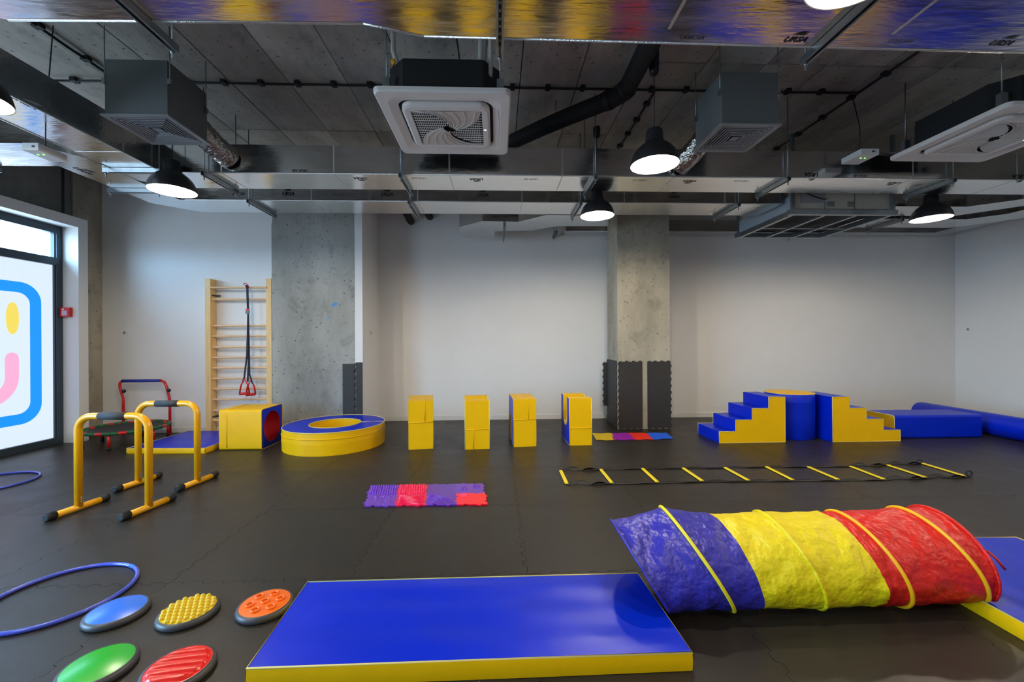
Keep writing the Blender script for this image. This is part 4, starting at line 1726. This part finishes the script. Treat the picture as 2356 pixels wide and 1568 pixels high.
# four coloured squares in a strip
sq = [(((1362, 996.5), (1408, 996.5), (1415, 1011.5), (1372, 1012)), (214, 186, 0), 'yellow'),
      (((1404, 996.5), (1450, 996), (1460, 1011), (1412, 1011.5)), (150, 14, 168), 'purple'),
      (((1446, 996), (1491, 996), (1503, 1010.5), (1456, 1011)), (234, 44, 10), 'orange red'),
      (((1489, 996), (1533, 995.5), (1549, 1008.5), (1501, 1010.5)), (24, 96, 226), 'bright blue')]
for i, (pp, c, nm) in enumerate(sq):
    P = [fl(x, y, 0.004 + i * .0) for x, y in pp]
    b = BM()
    G = []
    for j in range(9):
        row = []
        for k in range(9):
            u, v = k / 8, j / 8
            p = P[3].lerp(P[2], u).lerp(P[0].lerp(P[1], u), v)
            e = math.sin(PI * u)
            row.append((p.x, p.y + .012 * math.sin(3 * PI * u + i), .004 + .0022 * (1 + math.sin(7 * u + 3 * v + i)) + .001 * i))
        G.append(row)
    for zz in (0, .004):
        V = [[b.verts.new((q[0], q[1], q[2] - .003 + zz)) for q in r] for r in G]
        for j in range(8):
            for k in range(8):
                b.faces.new((V[j][k], V[j][k + 1], V[j + 1][k + 1], V[j + 1][k]))
        if zz == 0:
            V0_ = V
    ring0 = [V0_[0][k] for k in range(9)] + [V0_[j][8] for j in range(1, 9)] + [V0_[8][k] for k in range(7, -1, -1)] + [V0_[j][0] for j in range(7, 0, -1)]
    ring1 = [V[0][k] for k in range(9)] + [V[j][8] for j in range(1, 9)] + [V[8][k] for k in range(7, -1, -1)] + [V[j][0] for j in range(7, 0, -1)]
    for k in range(len(ring0)):
        b.faces.new((ring0[k], ring0[(k + 1) % len(ring0)], ring1[(k + 1) % len(ring0)], ring1[k]))
    o = obj('sensory_square', b, mat('%s_felt' % nm.replace(' ', '_'), c, .6, bump=.3, bscale=90), None)
    tag(o, '%s flat square mat on the floor in front of the column' % nm, 'mat', 'coloured squares in a strip')


# foam steps
def steps(x0, x1, y0, dy, h, up, label):
    t = thing('foam_steps', label, 'foam steps', ((x0 + x1) / 2, y0 + dy / 2, 0), 'four step foam stairs')
    n = 4
    w, s = (x1 - x0) / n, h / n
    prof = []
    if up == 'right':
        prof = [(x1, 0), (x0, 0)]
        for k in range(n):
            prof += [(x0 + k * w, (k + 1) * s), (x0 + (k + 1) * w, (k + 1) * s)]
    else:
        prof = [(x1, 0), (x0, 0), (x0, h)]
        for k in range(n):
            prof += [(x0 + (k + 1) * w, h - k * s), (x0 + (k + 1) * w, h - (k + 1) * s)]
        prof = prof[:-1]
    b = BM()
    A = [[b.verts.new((p[0], y, p[1])) for p in prof] for y in (y0, y0 + dy)]
    m_ = len(prof)
    for k in range(m_):
        b.faces.new((A[0][k], A[0][(k + 1) % m_], A[1][(k + 1) % m_], A[1][k]))
    obj('tread_cover', b, M_VB, t)
    for y in (y0, y0 + dy):
        b = BM()
        b.faces.new([b.verts.new((p[0], y, p[1])) for p in prof])
        obj('side_face', b, M_VY, t)
        b = BM()
        tube(b, [(p[0], y, p[1]) for p in prof], .0045, 6, closed=True)
        obj('piping', b, M_PIPING, t)
    return t


SL = [fl(1653, 1018), fl(1810, 1017)]
steps(SL[0].x, SL[1].x - .01, 5.25, .56, .59, 'right', 'yellow and blue foam stairs rising to the right, left of the cylinder')
SR = [fl(1915, 1016), fl(2072, 1014)]
steps(SR[0].x, SR[1].x, 5.22, .56, .585, 'left', 'yellow and blue foam stairs descending to the right, right of the cylinder')
cc = Vector((4.055, 5.60, 0))
t = thing('foam_cylinder', 'upright blue foam cylinder with yellow top between the stairs', 'foam cylinder', cc)
b = BM()
lathe(b, [(.285, 0), (.293, .01), (.295, .3), (.296, .49), (.298, .50), (.296, .51), (.296, .60), (.292, .607)], cc, 48)
obj('side_cover', b, M_VB, t)
b = BM()
lathe(b, [(.293, .606), (.2, .613), (.001, .616)], cc, 48)
obj('top_cover', b, M_VY, t)
seam(t, [cc + Vector((.296 * math.cos(2 * PI * k / 40), .296 * math.sin(2 * PI * k / 40), .605)) for k in range(41)], M_PIPING, .004, 'piping')

# blue bolster block and roll
a, b2 = fl(2070, 1010), fl(2258, 1006)
t = thing('foam_bolster', 'long blue foam block with yellow end beside the foam stairs', 'foam block', ((a.x + b2.x) / 2, 5.6, 0))
x0, x1, y0, y1, hh = 5.305, b2.x, 5.33, 5.80, .31
b = BM()
prof = rrect((y0 + y1) / 2, hh / 2, (y1 - y0) / 2, hh / 2, .03, 4)
prism_x(b, prof, x0 + .004, x1)
bevel(b, .02, 2, 60)
obj('cover', b, M_VB, t)
b = BM()
prism_x(b, prof, x0, x0 + .006)
obj('end_face', b, M_VY, t)
b = BM()
tube(b, [(x0, p[0], p[1]) for p in prof], .005, 6, closed=True)
obj('piping', b, M_PIPING, t)
t = thing('foam_roll', 'long blue foam roll lying along the right side wall', 'foam roll', (6.95, 5.3, 0))
rr = .15
A_, B_ = Vector((6.95, 6.55, rr)), Vector((6.72, 3.9, rr))
d = (B_ - A_).normalized()
b = BM()
tube(b, [A_, A_ + d * .012, A_ + d * .03, B_ - d * .03, B_ - d * .012, B_], [rr * .86, rr * .96, rr, rr, rr * .96, rr * .86], 32)
obj('cover', b, M_VB, t)
for q, sg in ((A_, -1), (B_, 1)):
    b = BM()
    tube(b, [q + d * sg * .001, q + d * sg * .006], rr * .84, 28)
    obj('end_face', b, M_VY, t)

# ------------------------------------------------------------------ agility ladder
pairs = [((1290, 1083), (1305, 1115)), ((1382, 1080), (1409, 1113)), ((1478, 1078), (1514, 1111)), ((1571, 1077), (1617, 1108)), ((1667, 1076), (1724, 1107)),
         ((1762, 1074), (1826, 1106)), ((1858, 1074), (1931, 1105)), ((1955, 1073), (2036, 1104)), ((2040, 1070), (2132, 1100)), ((2120, 1066), (2223, 1097))]
EP = [(fl(*a), fl(*b_)) for a, b_ in pairs]
t = thing('agility_ladder', 'yellow rung agility ladder with black straps lying on the floor', 'ladder', EP[4][1])
for a, b_ in EP:
    b = BM()
    M = plane_M((a.x, a.y, .006), (b_ - a).normalized(), Vector((0, 0, 1)).cross((b_ - a).normalized()))
    L = (b_ - a).length
    prism(b, [(-.018, 0), (-.012, .007), (.012, .007), (.018, 0)], lambda y, z: M @ Vector((0.01, y, z)), lambda y, z: M @ Vector((L - .01, y, z)))
    obj('rung', b, mat('lemon_plastic', (238, 208, 30), .35), t)
for side in (0, 1):
    b = BM()
    pts = []
    for i in range(len(EP) - 1):
        p, q = EP[i][side], EP[i + 1][side]
        for k in range(8):
            f = k / 8
            tw = math.sin(PI * f)
            amp = 1.0 if i in (0, 7, 8) else .25
            pts.append((p.lerp(q, f), tw * amp, f))
    pts.append((EP[-1][side], 0, 0))
    prev = None
    for p, tw, f in pts:
        ang = tw * 1.1 * math.sin(2 * PI * f)
        w = .021
        dz = w * abs(math.sin(ang))
        oy = .012 * tw * math.sin(2 * PI * f)
        v = [b.verts.new((p.x, p.y + oy + s * w * math.cos(ang), .003 + dz + s * w * math.sin(ang) + k)) for s, k in ((-1, 0), (1, 0), (1, .0025), (-1, .0025))]
        if prev:
            for k in range(4):
                f_ = b.faces.new((prev[k], prev[(k + 1) % 4], v[(k + 1) % 4], v[k]))
                f_.smooth = True
        else:
            b.faces.new(v[::-1])
        prev = v
    b.faces.new(prev)
    obj('side_strap', b, mat('black_nylon_strap', (11, 11, 12), .6), t)
b = BM()
e1 = EP[-1][1]
tube(b, [(e1.x + .03 + .03 * math.cos(2 * PI * k / 14), e1.y, .034 + .027 * math.sin(2 * PI * k / 14)) for k in range(14)], .006, 6, closed=True)
obj('end_loop', b, M_BLACKRUB, t)
b = BM()
e0 = EP[-1][0]
tube(b, [(e0.x - .02 + .025 * math.cos(2 * PI * k / 14), e0.y, .024 + .018 * math.sin(2 * PI * k / 14)) for k in range(14)], .006, 6, closed=True)
obj('end_loop', b, M_BLACKRUB, t)


# ------------------------------------------------------------------ dip bars
def dip_bar(L0, L1, ytop, hx, label):
    """L0, L1: floor points of the two uprights; ytop: height"""
    t = thing('dip_bar', label, 'exercise bar', (L0 + L1) / 2, 'yellow dip bars')
    r, z1, rc_ = .027, ytop, .11
    d = (L1 - L0).normalized()
    pts = [L0 + Vector((0, 0, .03)), L0 + Vector((0, 0, z1 - rc_))]
    for k in range(1, 9):
        a = R(90 * k / 8)
        pts.append(L0 + d * (rc_ - rc_ * math.cos(a)) + Vector((0, 0, z1 - rc_ + rc_ * math.sin(a))))
    for k in range(0, 9):
        a = R(90 - 90 * k / 8)
        pts.append(L1 - d * (rc_ - rc_ * math.cos(a)) + Vector((0, 0, z1 - rc_ + rc_ * math.sin(a))))
    pts.append(L1 + Vector((0, 0, .03)))
    b = BM()
    tube(b, pts, r, 18)
    obj('frame', b, M_YPOWDER, t)
    b = BM()
    mid = (L0 + L1) / 2
    h = (L1 - L0).length * .19
    tube(b, [mid - d * h + Vector((0, 0, z1)), mid + d * h + Vector((0, 0, z1))], r + .004, 18)
    obj('grip', b, M_GRIP, t)
    nrm = Vector((.16, 1, 0)).normalized()
    for e in (L0, L1):
        A_, B_ = e - nrm * .20, e + nrm * .20
        b = BM()
        tube(b, [A_ + Vector((0, 0, r)), B_ + Vector((0, 0, r))], r * .92, 16)
        f = obj('foot', b, M_YPOWDER, t)
        for q, s in ((A_, -1), (B_, 1)):
            b = BM()
            tube(b, [q + nrm * s * -.045 + Vector((0, 0, r + .004)), q + nrm * s * .012 + Vector((0, 0, r + .004)), q + nrm * s * .018 + Vector((0, 0, r + .004))], [r + .004, r + .004, r * .8], 16)
            obj('rubber_cap', b, M_BLACKRUB, f)
        for k in range(3):
            b = BM()
            tube(b, [e + Vector((r * .9, -.005, .075 + k * .016)), e + Vector((r + .006, -.007, .075 + k * .016))], .005, 8)
            obj('screw', b, M_GALV, f)
    return t


A_, B_ = fl(183, 1174), fl(345, 1172)
dip_bar(Vector((-3.352, 3.43, 0)), Vector((-2.79, 3.41, 0)), .755, .19, 'yellow dip bar with grey grip, the one nearer the viewer')
dip_bar(Vector((-3.385, 4.02, 0)), Vector((-2.835, 4.01, 0)), .765, .19, 'yellow dip bar with grey grip, the one in front of the small mat')


# ------------------------------------------------------------------ hoops
def hoop(c, rad, label, joint):
    t = thing('hula_hoop', label, 'hoop', (c[0], c[1], 0), 'blue hoops')
    r = .0105
    b = BM()
    tube(b, [(c[0] + rad * math.cos(2 * PI * k / 80), c[1] + rad * math.sin(2 * PI * k / 80), r) for k in range(80)], r, 12, closed=True)
    obj('tube_ring', b, M_HOOP, t)
    b = BM()
    tube(b, [(c[0] + rad * math.cos(R(joint + a)), c[1] + rad * math.sin(R(joint + a)), r) for a in (-4, -2, 0, 2, 4)], r + .0008, 12)
    obj('joint', b, M_HOOPJ, t)


hoop((-2.31, 2.27), .30, 'blue hula hoop on the floor beside the tactile discs', 62)
hoop((-4.87, 4.13), .33, 'blue hula hoop on the floor below the window, cut off on the left', 200)


# ------------------------------------------------------------------ tactile discs
def disc_base(label, c, nm, rgb):
    t = thing('tactile_disc', label, 'disc', (c[0], c[1], 0), 'round tactile discs')
    b = BM()
    C_ = (c[0], c[1], 0)
    lathe(b, [(.10, 0), (.121, 0), (.1275, .006), (.1285, .016), (.125, .026), (.1195, .031), (.113, .032)], C_, 48, cap0=True)
    obj('rubber_rim', b, M_DGREY, t)
    m = mat('%s_rubber' % nm, rgb, .3, coat=.25)
    return t, m, C_


def cap_z(r, R_=.1145, h=.012):
    return .031 + h * (1 - (r / R_) ** 2)


def disc_top(t, m, C_, hfun, nr=34, na=96, name='tactile_top'):
    b = BM()
    rings = []
    for i in range(nr + 1):
        r = .1145 * i / nr
        if i == 0:
            rings.append([b.verts.new((C_[0], C_[1], hfun(0, 0)))])
            continue
        rings.append([b.verts.new((C_[0] + r * math.cos(2 * PI * k / na), C_[1] + r * math.sin(2 * PI * k / na), hfun(r * math.cos(2 * PI * k / na), r * math.sin(2 * PI * k / na)))) for k in range(na)])
    for k in range(na):
        b.faces.new((rings[0][0], rings[1][k], rings[1][(k + 1) % na]))
    for i in range(1, nr):
        for k in range(na):
            b.faces.new((rings[i][k], rings[i][(k + 1) % na], rings[i + 1][(k + 1) % na], rings[i + 1][k]))
    return obj(name, b, m, t, smooth=True)


t, m, C_ = disc_base('smooth blue tactile disc touching the hoop', (-1.872, 2.10), 'sky_blue', (38, 112, 224))
disc_top(t, m, C_, lambda x, y: cap_z(math.hypot(x, y)))
t, m, C_ = disc_base('smooth green tactile disc in the front left corner', (-1.632, 1.745), 'grass_green', (8, 172, 20))
disc_top(t, m, C_, lambda x, y: cap_z(math.hypot(x, y)))
t, m, C_ = disc_base('red tactile disc with thick parallel ridges', (-1.295, 1.72), 'signal_red', (226, 26, 12))
def red_h(x, y):
    r = math.hypot(x, y)
    u = (y - .12 * x) / .036
    k = max(0.0, min(1.0, (.106 - r) / .012))
    s = .5 + .5 * math.cos(2 * PI * u)
    return .031 + .004 * (1 - (r / .1145) ** 2) + k * .011 * min(1, s * 1.6)
disc_top(t, m, C_, red_h, 44, 120)
t, m, C_ = disc_base('yellow tactile disc covered with small knobs', (-1.52, 2.085), 'mustard_yellow', (226, 190, 8))
disc_top(t, m, C_, lambda x, y: .031 + .003 * (1 - (math.hypot(x, y) / .1145) ** 2), 10, 48)
sp = .0285
kb = BM()
lathe(kb, [(.0112, -.004), (.0106, .005), (.0085, .0105), (.0045, .013), (.0005, .0135)], (0, 0, 0), 10)
knob_me = finish(kb, 'knob', m)
for j in range(-4, 5):
    for i in range(-4, 5):
        x, y = (i + (.5 if j % 2 else 0)) * sp, j * sp * .866
        if math.hypot(x, y) < .106:
            inst(knob_me, 'knob', t, (C_[0] + x, C_[1] + y, .031 + .003 * (1 - (math.hypot(x, y) / .1145) ** 2)))
t, m, C_ = disc_base('orange tactile disc with raised rings, beside the large mat', (-1.17, 2.118), 'orange', (244, 108, 14))
disc_top(t, m, C_, lambda x, y: .031 + .006 * (1 - (math.hypot(x, y) / .1145) ** 2), 14, 64)
rb = BM()
tube(rb, [(.0175 * math.cos(2 * PI * k / 20), .0175 * math.sin(2 * PI * k / 20), 0) for k in range(20)], .0048, 8, closed=True)
ring_me = finish(rb, 'raised_ring', m)
for k in range(7):
    a = R(20 + 60 * k)
    r = .066 if k < 6 else 0
    x, y = r * math.cos(a), r * math.sin(a)
    inst(ring_me, 'raised_ring', t, (C_[0] + x, C_[1] + y, .034 + .006 * (1 - (r / .1145) ** 2)))


# ------------------------------------------------------------------ orthopaedic puzzle mat
t = thing('puzzle_mat', 'purple and pink massage puzzle mat of eight rubber tiles', 'mat', (-.62, 3.6, 0))
q = [fl(838, 1166), fl(1122, 1162), fl(1111, 1114), fl(852, 1119)]
cols = [[(110, 58, 178), (112, 52, 190)], [(232, 8, 74), (240, 14, 84)], [(98, 30, 168), (92, 36, 156)], [(250, 0, 44), (104, 52, 176)]]
MP = {}


def grid_pt(u, v):
    return q[0].lerp(q[1], u).lerp(q[3].lerp(q[2], u), v)


def jig(p, qq, on=True, amp=.013):
    """edge with two tabs from p to qq (2-D vectors), bulging left"""
    d = (qq - p)
    L = d.length
    e = d / L
    nrm = Vector((-e.y, e.x))
    pts = [p]
    for c, s in ((.28, 1), (.72, -1)):
        w = .07 * L
        for (du, h) in ((-w * .7, 0), (-w, amp * .7), (-w * .8, amp), (w * .8, amp), (w, amp * .7), (w * .7, 0)):
            pts.append(p + e * (c * L + du) + nrm * h * s)
    return pts


for i in range(4):
    for j in range(2):
        cs_ = [grid_pt((i + a) / 4, (j + b_) / 2) for a, b_ in ((0, 0), (1, 0), (1, 1), (0, 1))]
        c2 = [Vector((p.x, p.y)) for p in cs_]
        e0, e1 = jig(c2[0], c2[1]), jig(c2[1], c2[2])
        e2, e3 = jig(c2[3], c2[2]), jig(c2[0], c2[3])
        outline = e0 + e1 + [c2[2]] + e2[1:][::-1] + [c2[3]] + e3[1:][::-1]
        col = cols[i][j]
        m = mat('rubber_%d_%d_%d' % col, col, .32, coat=.2)
        b = BM()
        prism_z(b, [(p.x, p.y) for p in outline], .001, .011)
        o = obj('puzzle_tile', b, m, t)
        cen = (c2[0] + c2[1] + c2[2] + c2[3]) / 4
        kind = (i, j)
        ex, ey = (c2[1] - c2[0]) * .5, (c2[3] - c2[0]) * .5
        rnd = random.Random(i * 3 + j)
        b = BM()
        def W(u, v):
            return cen + ex * u + ey * v
        if kind in ((0, 1), (1, 1)):
            for a in range(11):
                for c in range(11):
                    p = W(-.82 + a * .164 + rnd.uniform(-.03, .03), -.82 + c * .164 + rnd.uniform(-.03, .03))
                    lathe(b, [(.009, .010), (.008, .017), (.005, .022 + rnd.uniform(-.002, .003)), (.0005, .024)], (p.x, p.y, 0), 7)
            obj('pebble_relief', b, m, o)['kind'] = 'stuff'
        elif kind == (0, 0):
            for a in range(16):
                p = W(rnd.uniform(-.8, .8), rnd.uniform(-.8, .8))
                r_ = rnd.uniform(.006, .014)
                lathe(b, [(r_, .010), (r_ * .9, .010 + r_ * .5), (r_ * .5, .010 + r_ * .85), (.0005, .010 + r_)], (p.x, p.y, 0), 10)
            obj('stone_relief', b, m, o)['kind'] = 'stuff'
        elif kind == (1, 0):
            for a in range(6):
                pts = [W(-.85 + .17 * s, -.75 + a * .27 + .16 * math.sin(s * .5 + a * .3)) for s in range(11)]
                tube(b, [(p.x, p.y, .012) for p in pts], .008, 6)
            obj('wave_relief', b, m, o)['kind'] = 'stuff'
        elif kind == (2, 0):
            for a in range(7):
                rr_ = .35 + a * .22
                pts = []
                for s in range(15):
                    th = R(8 + 82 * s / 14)
                    u, v = -.9 + rr_ * math.cos(th), -.9 + rr_ * math.sin(th)
                    if u < .88 and v < .88:
                        pts.append(W(u, v))
                if len(pts) > 2:
                    tube(b, [(p.x, p.y, .011) for p in pts], .006, 6)
            obj('arc_relief', b, m, o)['kind'] = 'stuff'
        elif kind == (3, 1):
            for (u, v) in ((-.45, -.1), (.45, .3)):
                for a in range(6):
                    p = W(u + .2 * math.cos(a * PI / 3), v + .3 * math.sin(a * PI / 3))
                    lathe(b, [(.012, .010), (.010, .018), (.0005, .021)], (p.x, p.y, 0), 8)
            obj('flower_relief', b, m, o)['kind'] = 'stuff'
        elif kind == (3, 0):
            for a in range(7):
                p = W(-.45 + (.2 * math.cos(a * PI / 3) if a else 0), .62 + (.2 * math.sin(a * PI / 3) if a else 0))
                lathe(b, [(.014, .010), (.012, .019), (.0005, .023)], (p.x, p.y, 0), 8)
            obj('flower_relief', b, mat('rubber_pink', (252, 60, 100), .32), o)['kind'] = 'stuff'
        else:
            b.free()

# ------------------------------------------------------------------ play tunnel
ST = [((1413, 1206), (1528, 1402)), ((1530, 1173), (1668, 1416)), ((1648, 1188), (1724, 1412)), ((1762, 1184), (1856, 1416)),
      ((1905, 1182), (1986, 1407)), ((1940, 1183), (2036, 1403)), ((2088, 1174), (2200, 1387)), ((2146, 1171), (2205, 1380))]
YT, YBt = 2.14, 2.03
stn = []
for (a, b_) in ST:
    T_, B_ = at(a[0], a[1], YT), at(b_[0], b_[1], YBt)
    B_.z = max(B_.z, .02)
    stn.append((T_, B_))
t = thing('play_tunnel', 'blue, yellow and red nylon crawl tunnel lying across the foreground', 'play tunnel', ((stn[0][1] + stn[-1][1]) / 2) * 1)
RYT = .225


def tun(i_f, th, extra=0.0):
    i = min(int(i_f), len(stn) - 2)
    f = i_f - i
    T_ = stn[i][0].lerp(stn[i + 1][0], f)
    B_ = stn[i][1].lerp(stn[i + 1][1], f)
    c = (T_ + B_) / 2
    v = (T_ - B_) / 2
    k = 1 + extra
    return c + v * math.sin(th) * k + Vector((0, RYT * math.cos(th) * k, 0))


rw = random.Random(3)
WPH = [(rw.uniform(0, 6.28), rw.uniform(2, 9), rw.choice([3, 4, 5, 7, 9, 11])) for _ in range(9)]


def wrinkle(s, th):
    return sum(math.sin(f * s * 1.7 + n * th + p) for p, f, n in WPH) / 9


supports = (0, 1, 3, 5, 6, 7)


def sag(s):
    """fabric pulls in between the wire rings"""
    lo = max(k for k in supports if k <= s + 1e-6)
    hi = min(k for k in supports if k >= s - 1e-6)
    if hi == lo:
        return 0.0
    return math.sin(PI * (s - lo) / (hi - lo))


def fabric(s0, s1, m, name):
    b = BM()
    NSg, NA_ = int((s1 - s0) * 16), 72
    rows = []
    for i in range(NSg + 1):
        s = s0 + (s1 - s0) * i / NSg
        g = sag(min(max(s, 0), 7))
        row = []
        for k in range(NA_):
            th = 2 * PI * k / NA_
            e = -.03 * g + (g * .06 + .006) * wrinkle(s, th) + g * .012 * math.sin(31 * th + 9 * s) * math.sin(17 * s + 5 * th)
            p = tun(min(s, 6.9999), th, e)
            p.z = max(p.z, .084 if (p.x > 2.29 or p.x < .80) else .004)
            row.append(b.verts.new(p))
        rows.append(row)
    for i in range(NSg):
        for k in range(NA_):
            f = b.faces.new((rows[i][k], rows[i][(k + 1) % NA_], rows[i + 1][(k + 1) % NA_], rows[i + 1][k]))
            f.smooth = True
    return obj(name, b, m, t)


fabric(0, 2, M_TB, 'blue_fabric')
fabric(2, 4, M_TY, 'yellow_fabric')
fabric(4, 7, M_TR, 'red_fabric')
M_TWIRE = mat('yellow_binding', (240, 176, 10), .45)
for s, m, r in ((0, M_TB, .006), (1, mat('lemon_binding', (236, 216, 30), .45), .0085), (3, M_TY, .008), (5, M_TWIRE, .009), (6, M_TWIRE, .009), (6.9999, M_TR, .007)):
    b = BM()
    pts = []
    for k in range(60):
        p = tun(s, 2 * PI * k / 60, .012)
        p.z = max(p.z, .092 if (p.x > 2.28 or p.x < .81) else .011)
        pts.append(p)
    tube(b, pts, r, 8, closed=True)
    obj('wire_ring', b, m, t)
b = BM()
p0, p1, p2 = at(2270, 1266, 1.93), at(2290, 1282, 1.90), at(2313, 1310, 1.88)
tube(b, [p0, p1, p2], .005, 6)
obj('tie_string', b, M_TR, t)
